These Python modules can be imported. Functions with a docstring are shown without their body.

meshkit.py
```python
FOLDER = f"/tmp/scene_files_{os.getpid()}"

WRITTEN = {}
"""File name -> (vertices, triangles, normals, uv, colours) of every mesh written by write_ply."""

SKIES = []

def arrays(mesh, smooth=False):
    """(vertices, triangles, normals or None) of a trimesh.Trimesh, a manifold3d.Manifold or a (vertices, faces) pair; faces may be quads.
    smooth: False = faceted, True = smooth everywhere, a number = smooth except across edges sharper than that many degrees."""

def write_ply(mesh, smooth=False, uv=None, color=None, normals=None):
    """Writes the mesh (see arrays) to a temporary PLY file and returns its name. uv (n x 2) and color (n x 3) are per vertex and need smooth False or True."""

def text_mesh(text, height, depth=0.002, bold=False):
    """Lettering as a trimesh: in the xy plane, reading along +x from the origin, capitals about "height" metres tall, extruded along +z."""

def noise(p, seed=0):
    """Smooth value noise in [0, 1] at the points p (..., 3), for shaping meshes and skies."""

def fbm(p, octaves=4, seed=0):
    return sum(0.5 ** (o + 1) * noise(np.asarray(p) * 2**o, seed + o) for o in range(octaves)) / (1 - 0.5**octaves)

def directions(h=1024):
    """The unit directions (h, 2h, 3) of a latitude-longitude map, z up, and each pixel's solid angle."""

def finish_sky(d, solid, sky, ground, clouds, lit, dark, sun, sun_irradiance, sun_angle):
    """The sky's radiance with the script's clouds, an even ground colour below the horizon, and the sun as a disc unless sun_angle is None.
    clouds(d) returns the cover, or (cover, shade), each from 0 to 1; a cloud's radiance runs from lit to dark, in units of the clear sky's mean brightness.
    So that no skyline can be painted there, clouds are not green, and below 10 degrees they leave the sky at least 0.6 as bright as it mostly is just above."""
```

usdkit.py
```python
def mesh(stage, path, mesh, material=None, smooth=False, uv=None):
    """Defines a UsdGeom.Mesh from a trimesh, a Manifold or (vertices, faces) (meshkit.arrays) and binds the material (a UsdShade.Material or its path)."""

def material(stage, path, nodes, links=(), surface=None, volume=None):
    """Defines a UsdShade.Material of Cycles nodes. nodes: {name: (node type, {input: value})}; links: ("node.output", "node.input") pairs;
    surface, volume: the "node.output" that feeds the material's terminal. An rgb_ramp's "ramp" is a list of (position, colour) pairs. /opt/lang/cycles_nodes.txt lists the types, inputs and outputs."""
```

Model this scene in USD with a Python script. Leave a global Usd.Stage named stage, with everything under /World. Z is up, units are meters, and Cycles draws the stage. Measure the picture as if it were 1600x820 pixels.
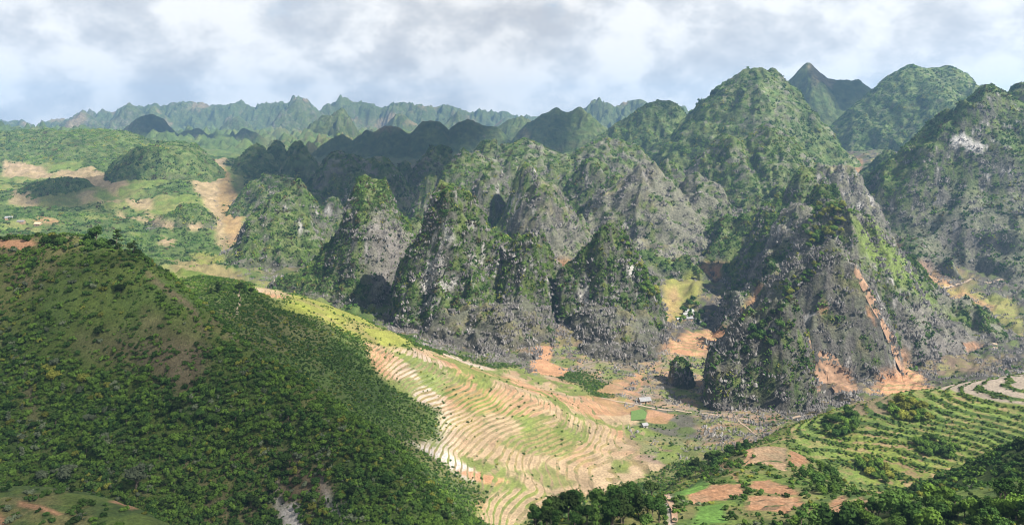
import math, random
import numpy as np, trimesh, usdkit, meshkit
from pxr import Usd, UsdGeom, UsdLux, UsdShade, Gf, Sdf, Vt
from scipy.interpolate import RBFInterpolator
from scipy.ndimage import map_coordinates, gaussian_filter, distance_transform_edt
import shapely
from shapely.geometry import Polygon

stage = Usd.Stage.CreateInMemory()
UsdGeom.SetStageUpAxis(stage, 'Z'); UsdGeom.SetStageMetersPerUnit(stage, 1.0)
UsdGeom.Xform.Define(stage, '/World'); UsdGeom.Scope.Define(stage, '/World/Looks')
T = Sdf.ValueTypeNames
rng = np.random.default_rng(7)

# ------------------------------------------------------------------ camera, sky, sun, exposure
F, UC, VH, CZ = 1256.0, 800.0, 195.0, 300.0          # lens and horizon measured on a 1600 wide picture; eye height
cam = UsdGeom.Camera.Define(stage, '/World/camera')
cam.CreateHorizontalApertureAttr(36.0); cam.CreateFocalLengthAttr(36.0 * F / 1600)
cam.CreateVerticalApertureAttr(36.0 * 820 / 1600)
cam.CreateVerticalApertureOffsetAttr(-(410.0 - VH) / 1600 * 36.0)
cam.CreateClippingRangeAttr(Gf.Vec2f(1.0, 60000.0))
cam.AddTranslateOp().Set((0, 0, CZ)); cam.AddRotateXOp().Set(90.0)
cam.CreateExposureAttr(1.2)

SUN = np.array([0.60, -0.40, 0.72]); SUN /= np.linalg.norm(SUN)
el, rot = math.asin(SUN[2]), math.atan2(SUN[0], SUN[1])
sun = UsdLux.DistantLight.Define(stage, '/World/sun')
sun.CreateNormalizeAttr(True); sun.CreateIntensityAttr(1.25); sun.CreateAngleAttr(0.5); sun.CreateColorAttr(Gf.Vec3f(1.0, 0.94, 0.84))
sun.AddRotateXYZOp().Set((math.degrees(math.pi / 2 - el), 0, math.degrees(-rot) + 180))
SKY_S = 0.055
def cl(r, g, b): return tuple(x / SKY_S for x in (r, g, b))
usdkit.material(stage, '/World/Looks/sky', {
    'sky': ('sky_texture', dict(sky_type='single_scattering', sun_disc=False, sun_elevation=el, sun_rotation=rot, altitude=1200.0, aerosol_density=1.2)),
    'tc': ('texture_coordinate', {}), 'sep': ('separate_xyz', {}),
    'zc': ('math', dict(math_type='maximum', value2=0.0)), 'za': ('math', dict(math_type='add', value2=0.9)),
    'dx': ('math', dict(math_type='divide')), 'dy': ('math', dict(math_type='divide')),
    'zz': ('math', dict(math_type='multiply', value2=0.9)), 'pl': ('combine_xyz', {}),
    'n1': ('noise_texture', dict(scale=8.0, detail=12.0, roughness=0.54, distortion=0.1)),
    'n2': ('noise_texture', dict(scale=11.0, detail=12.0, roughness=0.58, distortion=0.1)),
    'low': ('map_range', dict(from_min=0.0, from_max=0.6, to_min=0.30, to_max=-0.03, clamp=True)), 'cv': ('math', dict(math_type='add')),
    'cover': ('rgb_ramp', dict(ramp=[(0.0, (0.0,)*3), (0.44, (0.10,)*3), (0.52, (0.80,)*3), (0.60, (1.0,)*3)])),
    'shade': ('rgb_ramp', dict(ramp=[(0.36, cl(.29, .298, .315)), (0.43, cl(.335, .342, .353)), (0.48, cl(.38, .383, .388)), (0.52, cl(.43, .43, .428)), (.58, cl(.48, .475, .465))])),
    'mx': ('mix_color', dict(blend_type='mix')),
    'bg': ('background_shader', dict(strength=SKY_S)),
}, [('tc.generated', 'sep.vector'), ('sep.z', 'zc.value1'), ('zc.value', 'za.value1'), ('sep.x', 'dx.value1'), ('za.value', 'dx.value2'), ('sep.y', 'dy.value1'), ('za.value', 'dy.value2'),
    ('dx.value', 'pl.x'), ('dy.value', 'pl.y'), ('zc.value', 'zz.value1'), ('zz.value', 'pl.z'), ('pl.vector', 'n1.vector'), ('pl.vector', 'n2.vector'), ('sep.z', 'low.value'), ('n1.fac', 'cv.value1'), ('low.result', 'cv.value2'), ('cv.value', 'cover.fac'), ('n2.fac', 'shade.fac'),
    ('cover.color', 'mx.fac'), ('sky.color', 'mx.a'), ('shade.color', 'mx.b'), ('mx.result', 'bg.color')], surface='bg.background')
dome = UsdLux.DomeLight.Define(stage, '/World/sky'); dome.CreateIntensityAttr(1.0)
UsdShade.MaterialBindingAPI.Apply(dome.GetPrim()).Bind(UsdShade.Material.Get(stage, '/World/Looks/sky'))

# ------------------------------------------------------------------ helpers
used = {}
def numbered(name, parent='/World'):
    k = used.get((parent, name), 0); used[(parent, name)] = k + 1
    return f'{parent}/{name}' + (f'_{k:03d}' if k else '')
def tag(prim, label=None, cat=None, group=None, kind=None):
    prim = prim.GetPrim() if hasattr(prim, 'GetPrim') else prim
    for k, v in (('label', label), ('category', cat), ('group', group), ('kind', kind)):
        if v: prim.SetCustomDataByKey(k, v)
    return prim
def primvar(m, name, data, typ):
    pv = UsdGeom.PrimvarsAPI(m).CreatePrimvar(name, typ, 'vertex')
    pv.Set(Vt.Vec3fArray.FromNumpy(np.ascontiguousarray(data, np.float32)) if np.ndim(data) == 2 else Vt.FloatArray.FromNumpy(np.ascontiguousarray(data, np.float32)))
def P(u, v, d): return np.array([(u - UC) / F * d, d, CZ - (v - VH) / F * d])
def sstep(a, b, x):
    t = np.clip((x - a) / (b - a), 0, 1); return t * t * (3 - 2 * t)
def nz(x, y, L, octaves=3, seed=0, z=0.0):
    return meshkit.fbm(np.stack([np.asarray(x) / L, np.asarray(y) / L, np.zeros_like(x) + z], -1), octaves, seed)
def ridged(x, y, L, octaves=3, seed=0):
    return 1 - np.abs(2 * nz(x, y, L, octaves, seed) - 1) * 1.6

class Field:
    """Height from spot heights, smooth over bearing and the logarithm of distance; kept as a raster for fast look-up."""
    def __init__(s, pts, a0, a1, y0, y1, na, nb, smooth=0.02, kernel='thin_plate_spline'):
        w = np.array([P(*p) if len(p) == 3 else (np.array([p[0], p[1], p[2] + CZ])) for p in pts])
        s.a0, s.a1, s.b0, s.b1, s.na, s.nb = a0, a1, math.log(y0), math.log(y1), na, nb
        q = np.stack([w[:, 0] / w[:, 1], np.log(w[:, 1])], -1)
        A, B = np.meshgrid(np.linspace(a0, a1, na), np.linspace(s.b0, s.b1, nb), indexing='ij')
        s.g = RBFInterpolator(q, w[:, 2], kernel=kernel, smoothing=smooth)(np.stack([A.ravel(), B.ravel()], -1)).reshape(na, nb)
    def __call__(s, x, y):
        y = np.maximum(y, 1.0)
        i = (x / y - s.a0) / (s.a1 - s.a0) * (s.na - 1); j = (np.log(y) - s.b0) / (s.b1 - s.b0) * (s.nb - 1)
        return map_coordinates(s.g, [i, j], order=1, mode='nearest')

# ------------------------------------------------------------------ spot heights
VP = [ # the valley: terraces, spur, floor, far plain
 (560,530,560),(640,545,560),(700,575,555),(800,600,560),(870,625,565),(930,650,560),(960,690,545),
 (690,650,500),(740,690,490),(800,720,480),(850,740,475),(900,700,510),(960,740,490),(700,690,470),(690,720,455),(760,770,430),(800,800,420),(850,780,440),(900,760,465),(1000,740,500),(650,690,450),
 (570,540,540),(600,600,500),(650,640,490),(680,670,478),(500,560,500),(450,500,510),(400,465,530),(350,457,540),(500,520,520),(550,600,480),(600,650,465),(480,540,490),
 (400,560,450),(500,650,420),(600,720,405),(700,790,390),(760,840,390),(850,850,400),(1000,830,420),
 (400,449,660),(450,460,645),(500,472,630),(420,447,690),(530,482,620),(570,501,600),(610,515,590),(300,440,560),(320,446,545),
 (640,520,800),(560,505,830),(480,490,850),(577,478,950),(420,470,900),(600,520,720),
 (1000,690,570),(1090,690,540),(1007,622,640),(900,600,667),(830,575,700),(870,590,690),(760,590,640),
 (660,520,790),(720,518,800),(796,512,810),(850,512,810),(870,505,800),(830,560,730),(700,560,720),(930,515,800),(960,515,800),(1000,525,780),(930,590,710),
 (1100,620,660),(1150,650,600),(1230,660,560),(1060,600,690),(1000,560,740),(930,600,690),(1300,700,500),(1200,700,500),(1400,700,520),(1560,680,520),
 (1300,600,690),(1450,605,720),(1400,600,700),(1560,545,830),(1600,540,860),(1640,600,700),
 (1078,493,1000),(1050,440,1120),(1100,440,1080),(1100,520,900),(1180,430,1080),(880,420,1050),(860,400,1100),(930,480,860),
 (1500,490,1000),(1450,420,1150),(1400,370,1250),(1600,460,1080),(1330,270,1750),(1310,240,2000),(1300,330,1400),(1350,235,2300),(1700,400,1200),
 (300,400,1250),(320,330,1550),(335,260,2000),(150,280,1900),(30,265,2000),(100,228,2400),(250,270,1800),(100,330,1500),(50,360,1300),(270,380,1300),(430,445,1050),(400,465,950),(350,415,1150),(330,450,950),(200,330,1500),(0,330,1450),(-150,330,1500),(-150,260,2200),
 (600,350,1700),(700,350,1600),(520,400,1200),(450,330,1650),(800,330,1500),(900,330,1500),(640,400,1200),(1000,330,1550),(1200,330,1500),
 (100,214,3000),(500,262,2600),(600,260,2600),(750,255,2600),(900,245,2600),(1050,240,2500),(1500,240,2400),(1700,240,2400),(-100,215,3000),(300,235,2900),(1300,215,3300),
] + [(u, 214, 4800) for u in range(-300, 2000, 250)] + [(u, 207, 8500) for u in range(-300, 2000, 250)] + [(u, 203, 14000) for u in range(-300, 2000, 250)]
V = Field(VP, -0.95, 0.95, 330, 14000, 500, 700)

LC = [(-120,360,412),(-60,363,410),(0,365,405),(60,368,400),(110,362,398),(150,357,395),(190,362,390),(230,382,382),(262,402,374),(290,427,366),(330,462,355),(370,502,345),(420,547,332),(480,587,322),(560,642,310),(620,687,300),(680,737,290),(720,772,283),(750,822,275),(770,860,268)]
LF = [(50,450,375),(150,450,372),(250,480,360),(50,550,350),(200,550,345),(300,560,338),(100,650,325),(250,650,318),(380,640,315),(450,700,300),(300,740,298),(400,800,282),(550,760,284),(600,815,272),(200,720,300),(80,720,300),(0,600,335),(0,720,300),(-100,550,350),(-100,720,300),(480,660,306),(650,780,278),(400,880,262),(200,830,275),(0,830,275),(-100,840,275),(-100,980,230),(100,980,230),(300,960,240),(100,1120,190),(-100,1120,190),(350,1100,190)]
def beyond(c, *steps):
    out = []
    for p in c:
        x, y, z = P(*p); z -= CZ
        for dy, dz in steps: out.append((x * (y + dy) / y, y + dy, z + dz, 0))
    return out
L = Field(LC + LF + beyond(LC, (25, -17), (70, -62), (160, -170)), -0.85, 0.15, 145, 620, 420, 360)
KC = [(-100,758,206),(0,757,205),(100,754,205),(180,771,200),(230,791,195),(290,820,188),(330,850,182)]
K = Field(KC + [(100,800,185),(0,815,180),(200,818,183),(-100,810,180),(100,880,160),(-50,880,160),(300,900,165)] + beyond(KC, (10, -9), (40, -46), (100, -120)), -0.85, 0.0, 120, 420, 220, 200)

RC = [(1720,560,455),(1598,571,450),(1541,580,450),(1493,590,450),(1458,600,450),(1414,606,448),(1366,614,445),(1328,623,442),(1287,636,440),(1249,650,435),(1208,670,428),(1160,688,420),(1120,702,405),(1080,716,390),(1040,745,370),(1020,775,355)]
RF = [(1300,680,410),(1400,640,420),(1400,680,400),(1500,640,410),(1598,620,415),(1350,720,385),(1450,700,385),(1550,660,395),(1400,755,365),(1480,740,365),(1540,705,378),(1380,772,352),(1250,720,392),(1200,730,385),(1120,740,370),(1700,610,420),(1640,660,385),(1100,780,350)]
R2C = [(1700,625,270),(1650,645,280),(1600,668,290),(1560,690,295),(1520,711,300),(1480,730,306),(1450,746,312),(1410,768,322)]
R1 = Field(RC + RF + beyond(RC, (18, -14), (60, -50), (150, -120)) + [(1400,830,330),(1250,830,330),(1600,760,340),(1100,850,320)], 0.08, 0.95, 260, 640, 360, 260)
R2 = Field(R2C + [(1600,720,270),(1550,740,278),(1480,765,290),(1600,770,250),(1700,700,250),(1440,790,285),(1700,800,220),(1550,800,240)] + beyond(R2C, (12, -12), (45, -45), (110, -110)), 0.3, 0.95, 190, 460, 240, 200)
R3P = [(1210,690,290),(1170,705,284),(1250,700,284),(1150,738,268),(1210,735,265),(1280,735,270),(1100,748,250),(1080,768,235),(1160,765,232),(1240,762,228),(1320,765,225),(1060,800,205),(1180,800,195),(1280,800,190),(1000,775,222),(930,795,205),(860,815,195),(800,830,190),(1400,772,205),(1350,790,190),(1500,770,185),(1600,748,178),(1700,735,175),(1450,820,155),(1600,820,135),(1280,860,160),(1060,860,170),(900,880,165),(760,860,175),(1640,900,110),(1300,1000,115),(1000,1000,120)]
R3B = [(1130,695,300),(1210,688,296),(1290,700,294),(1060,745,275),(1000,770,240),(930,790,222),(860,810,210),(780,835,200),(1360,745,260),(1420,762,225),(1520,764,198),(1620,742,190),(1720,730,186)]
R3 = Field(R3P + beyond(R3B, (8, -7), (35, -36), (110, -125)), -0.15, 0.95, 95, 460, 340, 260)

SURF = {'V': V, 'L': L, 'K': K, 'R1': R1, 'R2': R2, 'R3': R3}
def hit(u, v, surf, d0=100, d1=5000):
    """The point of a ground surface that lies on the line of sight through (u, v)."""
    d = np.exp(np.linspace(math.log(d0), math.log(d1), 4000))
    x, z = (u - UC) / F * d, CZ - (v - VH) / F * d
    below = np.nonzero(z < surf(x, d))[0]
    k = below[0] if len(below) else len(d) - 1
    return np.array([x[k], d[k], surf(x[k:k+1], d[k:k+1])[0]])
def ground_poly(surf, pts, d0=100, d1=5000): return Polygon([hit(u, v, surf, d0, d1)[:2] for u, v in pts]).buffer(0)
def inside(poly, x, y, soft=0.0, wob=0.0, seed=5):
    """1 inside a ground outline, fading over `soft` metres, the outline roughened by `wob`."""
    if wob:
        x = x + (nz(x, y, wob * 4, 3, seed) - .5) * 2 * wob; y = y + (nz(x, y, wob * 4, 3, seed + 9) - .5) * 2 * wob
    sh = np.shape(x); out = np.zeros(np.size(x))
    px, py = np.ravel(x), np.ravel(y); b = poly.bounds
    near = (px > b[0] - soft) & (px < b[2] + soft) & (py > b[1] - soft) & (py < b[3] + soft)
    if near.any():
        pp = shapely.points(px[near], py[near]); shapely.prepare(poly)
        ins = shapely.contains(poly, pp)
        if soft:
            dd = shapely.distance(poly.boundary, pp); out[near] = np.clip(.5 + np.where(ins, dd, -dd) / soft, 0, 1)
        else: out[near] = ins
    return out.reshape(sh)

# ------------------------------------------------------------------ base colours (what the things are, not how they are lit)
C = {k: np.array(v) for k, v in dict(
    grass=(0.100, 0.138, 0.030), lime=(0.170, 0.185, 0.035), shrub=(0.045, 0.075, 0.020), dark=(0.025, 0.045, 0.016), dry=(0.165, 0.130, 0.062),
    rock=(0.130, 0.118, 0.108), pale=(0.36, 0.345, 0.325), darkrock=(0.080, 0.073, 0.070), soil=(0.31, 0.170, 0.094), tan=(0.272, 0.203, 0.126), brown=(0.22, 0.14, 0.085), purple=(0.13, 0.085, 0.065), grey=(0.36, 0.33, 0.30), rice=(0.08, 0.155, 0.03)).items()}
def mixc(c, k, w): return c * (1 - w[..., None]) + (C[k] if isinstance(k, str) else k) * w[..., None]

def ground_material(name, fine, coarse, bump, bumpdist, terr=False):
    nodes = {'col': ('attribute', dict(attribute='col')), 'g': ('geometry', {}),
        'n1': ('noise_texture', dict(scale=fine, detail=5.0, roughness=0.65)), 'n2': ('noise_texture', dict(scale=coarse, detail=4.0, roughness=0.6)),
        'r1': ('map_range', dict(from_min=0.3, from_max=0.7, to_min=0.55, to_max=1.45, clamp=True)), 'r2': ('map_range', dict(from_min=0.3, from_max=0.7, to_min=0.75, to_max=1.25, clamp=True)),
        'mm': ('math', dict(math_type='multiply')), 'cc': ('combine_color', {}), 'mx': ('mix_color', dict(blend_type='multiply', fac=1.0)),
        'bp': ('bump', dict(strength=bump, distance=bumpdist)), 'p': ('principled_bsdf', dict(roughness=0.95, specular_ior_level=0.15))}
    links = [('g.position', 'n1.vector'), ('g.position', 'n2.vector'), ('n1.fac', 'r1.value'), ('n2.fac', 'r2.value'), ('r1.result', 'mm.value1'), ('r2.result', 'mm.value2'),
        ('mm.value', 'cc.r'), ('mm.value', 'cc.g'), ('mm.value', 'cc.b'), ('cc.color', 'mx.b'), ('mx.result', 'p.base_color'), ('n1.fac', 'bp.height'), ('bp.normal', 'p.normal')]
    if terr:
        nodes |= {'tz': ('attribute', dict(attribute='tz')), 'tw': ('attribute', dict(attribute='tw')), 'c2': ('attribute', dict(attribute='riser')),
            'nw': ('noise_texture', dict(scale=0.12, detail=3.0, roughness=0.6)), 'nj': ('math', dict(math_type='multiply_add', value2=0.12)), 'fr': ('math', dict(math_type='fraction')),
            'st': ('map_range', dict(from_min=0.66, from_max=0.76, to_min=0, to_max=1, clamp=True)), 'ww': ('math', dict(math_type='multiply')), 'tm': ('mix_color', dict(blend_type='mix'))}
        links += [('g.position', 'nw.vector'), ('nw.fac', 'nj.value1'), ('tz.fac', 'nj.value3'), ('nj.value', 'fr.value1'), ('fr.value', 'st.value'), ('st.result', 'ww.value1'), ('tw.fac', 'ww.value2'),
            ('ww.value', 'tm.fac'), ('col.color', 'tm.a'), ('c2.color', 'tm.b'), ('tm.result', 'mx.a')]
    else: links.append(('col.color', 'mx.a'))
    return usdkit.material(stage, '/World/Looks/' + name, nodes, links, surface='p.BSDF')
M_near = ground_material('near_ground', 1.3, 0.12, 0.8, 0.5)
M_mid = ground_material('karst', 0.35, 0.05, 1.0, 2.0)
M_far = ground_material('far_hills', 0.07, 0.012, 1.0, 8.0)
M_terr = ground_material('terraced_ground', 0.9, 0.08, 0.6, 0.4, terr=True)

GRID = {}
SHEETS = {}      # name -> (vertices, faces, normals, vegetation weight) for planting
def sheet(name, X, Y, Z, col, mat, keep=None, veg=None, extra=None, label=None, rock=None):
    """One mesh of a grid of heights, smooth normals."""
    n, m = X.shape
    idx = np.arange(n * m).reshape(n, m)
    q = np.stack([idx[:-1, :-1], idx[1:, :-1], idx[1:, 1:], idx[:-1, 1:]], -1).reshape(-1, 4)
    if keep is not None: q = q[keep.ravel()[q].any(1)]
    f = np.vstack([q[:, [0, 1, 2]], q[:, [0, 2, 3]]])
    v = np.stack([X.ravel(), Y.ravel(), Z.ravel()], -1)
    if np.cross(v[f[0, 1]] - v[f[0, 0]], v[f[0, 2]] - v[f[0, 0]])[2] < 0: f = f[:, ::-1]
    usedv = np.unique(f); re = np.zeros(len(v), int); re[usedv] = np.arange(len(usedv)); f = re[f]; v = v[usedv]
    path = numbered(name)
    if X[0, 0] == X[0, -1]: GRID[path.rsplit('/', 1)[1]] = (X[0, 0], X[1, 0] - X[0, 0], Y[0, 0], Y[0, 1] - Y[0, 0], Z)
    me = usdkit.mesh(stage, path, (v, f), mat, smooth=True)
    primvar(me, 'col', col.reshape(-1, 3)[usedv], T.Color3fArray)
    for k, a in (extra or {}).items(): primvar(me, k, a.reshape(-1, 3)[usedv] if a.ndim == X.ndim + 1 else a.ravel()[usedv], T.Color3fArray if a.ndim == X.ndim + 1 else T.FloatArray)
    tag(me, label, None, None, 'structure')
    SHEETS[path.rsplit('/', 1)[1]] = (v, f, None if veg is None else veg.ravel()[usedv], None if rock is None else rock.ravel()[usedv])
    return path.rsplit('/', 1)[1]
def slope_of(X, Y, Z):
    dx, dy = X[1, 0] - X[0, 0], Y[0, 1] - Y[0, 0]
    gx, gy = np.gradient(Z, dx, dy); return np.hypot(gx, gy), gx, gy

# ------------------------------------------------------------------ karst hills
def roughen(x, y, z, R, seed, amp=1.0, d=1000., flow=None):
    """Buttresses, gullies, ledges and blocks of limestone, each as large as it would be on a hill of radius R."""
    z = z + (nz(x, y, R * .30, 3, seed) - .5) * R * .22 * amp
    fx, fy = flow or (x, y)
    z = z + (ridged(fx, fy, R * .22, 3, seed + 3) - .5) * R * .055 * amp
    z = z + (nz(x, y, R * .09, 3, seed + 4, z=z / (R * .2)) - .5) * R * .07 * amp
    sp = 1 - np.abs(2 * nz(x, y, R * .17, 2, seed + 5) - 1); z = z + (sp ** 3 - .2) * R * .075 * amp
    led = max(R * .085, 8.0)
    k = z / led + nz(x, y, R * .5, 2, seed + 7) * 2
    st = (np.floor(k) + sstep(.45, .95, k - np.floor(k)) - k) * led
    z = z + st * .55 * sstep(.42, .62, nz(x, y, R * .25, 2, seed + 11)) * amp
    fine = max(5.0, d * .006)
    return z + (nz(x, y, fine * 2.2, 3, seed + 13) - .5) * fine * 1.7 * amp
def hill_colour(x, y, z, sl, seed, veg, rockc='rock', d=1000., face=0.0, cliff=1.25):
    sh = np.shape(x)
    def n3(L, o, k): return nz(x, y, L, o, seed + k, z=z / L)
    big = n3(90 * max(1, d / 1500), 3, 21); mid = n3(26, 3, 22); sml = n3(9, 2, 23)
    near = 1 - .7 * sstep(1300, 2200, d)
    g = sstep(-.13, .13, (big - .5) * .45 + (mid - .5) * .5 + (sml - .5) * .95 + (veg - .5) * .8 + face + .04)
    steep = sstep(cliff * 1.0, cliff * 1.55, sl * (1 - .35 * sstep(1300, 2200, d)) + (mid - .5) * 1.6 + (sml - .5) * .6)
    c = np.zeros(sh + (3,)) + C[rockc]
    c = mixc(c, 'darkrock', sstep(.5, .75, sml) * .6); c = mixc(c, 'dry', sstep(.52, .7, mid) * .45)
    c = mixc(c, C['grass'] * .75, .26 + .6 * g); c = mixc(c, 'shrub', g * sstep(.42, .62, n3(15, 3, 25)) * .8)
    stk = nz(x, y, 5, 3, seed + 27, z=z / 45); c = mixc(c, C['darkrock'] * .8, steep * sstep(.40, .55, stk) * .8 * near); c = mixc(c, 'pale', steep * sstep(.60, .68, stk * .6 + n3(25, 2, 28) * .4) * .6 * near)
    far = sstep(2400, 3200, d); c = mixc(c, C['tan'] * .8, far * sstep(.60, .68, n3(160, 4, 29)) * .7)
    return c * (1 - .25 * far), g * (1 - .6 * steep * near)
PEAKS = {}
def make_hill(name, label, hf, cx, cy, R, seed, d, veg, amp=1.0, mat=None, rockc='rock', cells=1.3, sink=8.0, patches=(), cliff=1.25, Rf=None, face=None):
    cell = max(cells * d / 804., 1.0)
    Rf = Rf or R
    X, Y = np.meshgrid(np.arange(cx - R, cx + R + cell, cell), np.arange(cy - Rf, cy + Rf + cell, cell), indexing='ij')
    Z = hf(X, Y)
    keep = Z > V(X, Y) - sink
    sl, gx, gy = slope_of(X, Y, gaussian_filter(Z, max(6. / cell, .8)))
    col, g = hill_colour(X, Y, Z, sl, seed, veg, rockc, d, 0.0 if face is None else face(X, Y), cliff)
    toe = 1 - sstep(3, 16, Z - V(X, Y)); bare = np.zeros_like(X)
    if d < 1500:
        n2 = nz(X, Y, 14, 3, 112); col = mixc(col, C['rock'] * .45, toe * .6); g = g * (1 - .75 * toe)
        for i in range(0, len(FAR_PATCHES), 3):
            poly = far_poly(i)
            if poly.distance(Polygon([(cx - R, cy - Rf), (cx + R, cy - Rf), (cx + R, cy + Rf), (cx - R, cy + Rf)])) > 0: continue
            m = inside(poly, X, Y, 10, 8) * FAR_PATCHES[i + 2] * toe; col = mixc(col, FAR_PATCHES[i + 1], m); bare = np.maximum(bare, m)
    for k, pts, w, soft, wob in patches:
        m = inside(ground_poly(hf, pts, d * .6, d * 1.5), X, Y, soft, wob) * w; col = mixc(col, k, m); g = g * (1 - m); bare = np.maximum(bare, m if k in ('soil', 'tan') else 0)
    facing = (gx * X + gy * Y) > -.35 * np.hypot(X, Y)       # not the far side
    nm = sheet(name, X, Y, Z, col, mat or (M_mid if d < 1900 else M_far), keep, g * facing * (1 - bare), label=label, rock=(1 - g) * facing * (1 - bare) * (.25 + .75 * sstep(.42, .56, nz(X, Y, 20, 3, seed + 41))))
    PEAKS[nm] = (hf, cx, cy, R, d, seed)
    return nm
def prof(pts, d):
    r = np.array([0] + [abs(p[0]) for p in pts]) * d / F; q = np.array([0] + [p[1] for p in pts]) * d / F
    s = np.clip((q[-1] - q[-2]) / max(r[-1] - r[-2], 1e-6) * .95, .6, 3.0)
    return np.append(r, r[-1] + 3000), np.append(q, q[-1] + 3000 * s)
def peak(label, apex, left, right, seed, veg=.5, fb=1.0, amp=1.0, name='karst_peak', rockc='rock', front=None, **kw):
    """A hill with the outline left and right of its top that one sees, turned about the top."""
    u, v, d = apex; ax, ay, az = P(u, v, d)
    lr, lq = prof([(u - a, b - v) for a, b in left], d); rr, rq = prof([(a - u, b - v) for a, b in right], d)
    fr, fq = prof([(a, b) for a, b in front], d) if front else (None, None)
    an = np.linspace(0, 6.28, 12, endpoint=False); ro = .55 * (az - float(V(np.array([ax]), np.array([ay]))[0])) + 40; foot = min(float(V(np.array([ax]), np.array([ay * .97]))[0]), float(V(ax + ro * np.cos(an), ay + ro * np.sin(an)).min()) if d < 1500 else 1e9); base = foot - 25; skirt = 20. if 700 < d < 1500 and seed not in (240, 247, 248, 250) and name not in ('rocky_mound', 'karst_crag') else 0.
    if skirt: base -= 32
    R = max(np.interp(az - base, lq, lr), np.interp(az - base, rq, rr)) * 1.08
    if front: R = max(R, np.interp(az - base, fr, fr) * 0 + np.interp(az - base, fq, fr) * 1.04)
    R = min(R, .45 * d)
    def hf(x, y):
        dx = x - ax; dy = (y - ay) / fb
        wx = (nz(x, y, R * .4, 3, seed + 31) - .5) * R * .16; wy = (nz(x, y, R * .4, 3, seed + 32) - .5) * R * .16
        r0 = np.hypot(dx, dy); k = np.minimum(r0 / (R * .4), 1)
        dx = dx + wx * k; dy = dy + wy * k; r = np.hypot(dx, dy) + 1e-6
        w = sstep(-1, 1, dx / r)
        drop = np.interp(r, rr, rq) * w + np.interp(r, lr, lq) * (1 - w)
        if front:
            wf = sstep(.1, .9, -dy / r); drop = drop * (1 - wf) + np.interp(r, fr, fq) * wf
        z = az - drop
        if skirt: low = np.maximum(V(x, y) + skirt - z, 0); z = z + low * .55
        rr_ = (R * .25 + r * .45) / r
        rough = roughen(x, y, z, R, seed, amp, d, (dx * rr_, dy * rr_))
        return z + (rough - z) * np.minimum(r / (R * .12), 1)
    return make_hill(name, label, hf, ax, ay, R, seed, d, veg, amp, rockc=rockc, Rf=R * max(fb, .6), **kw)
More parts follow.
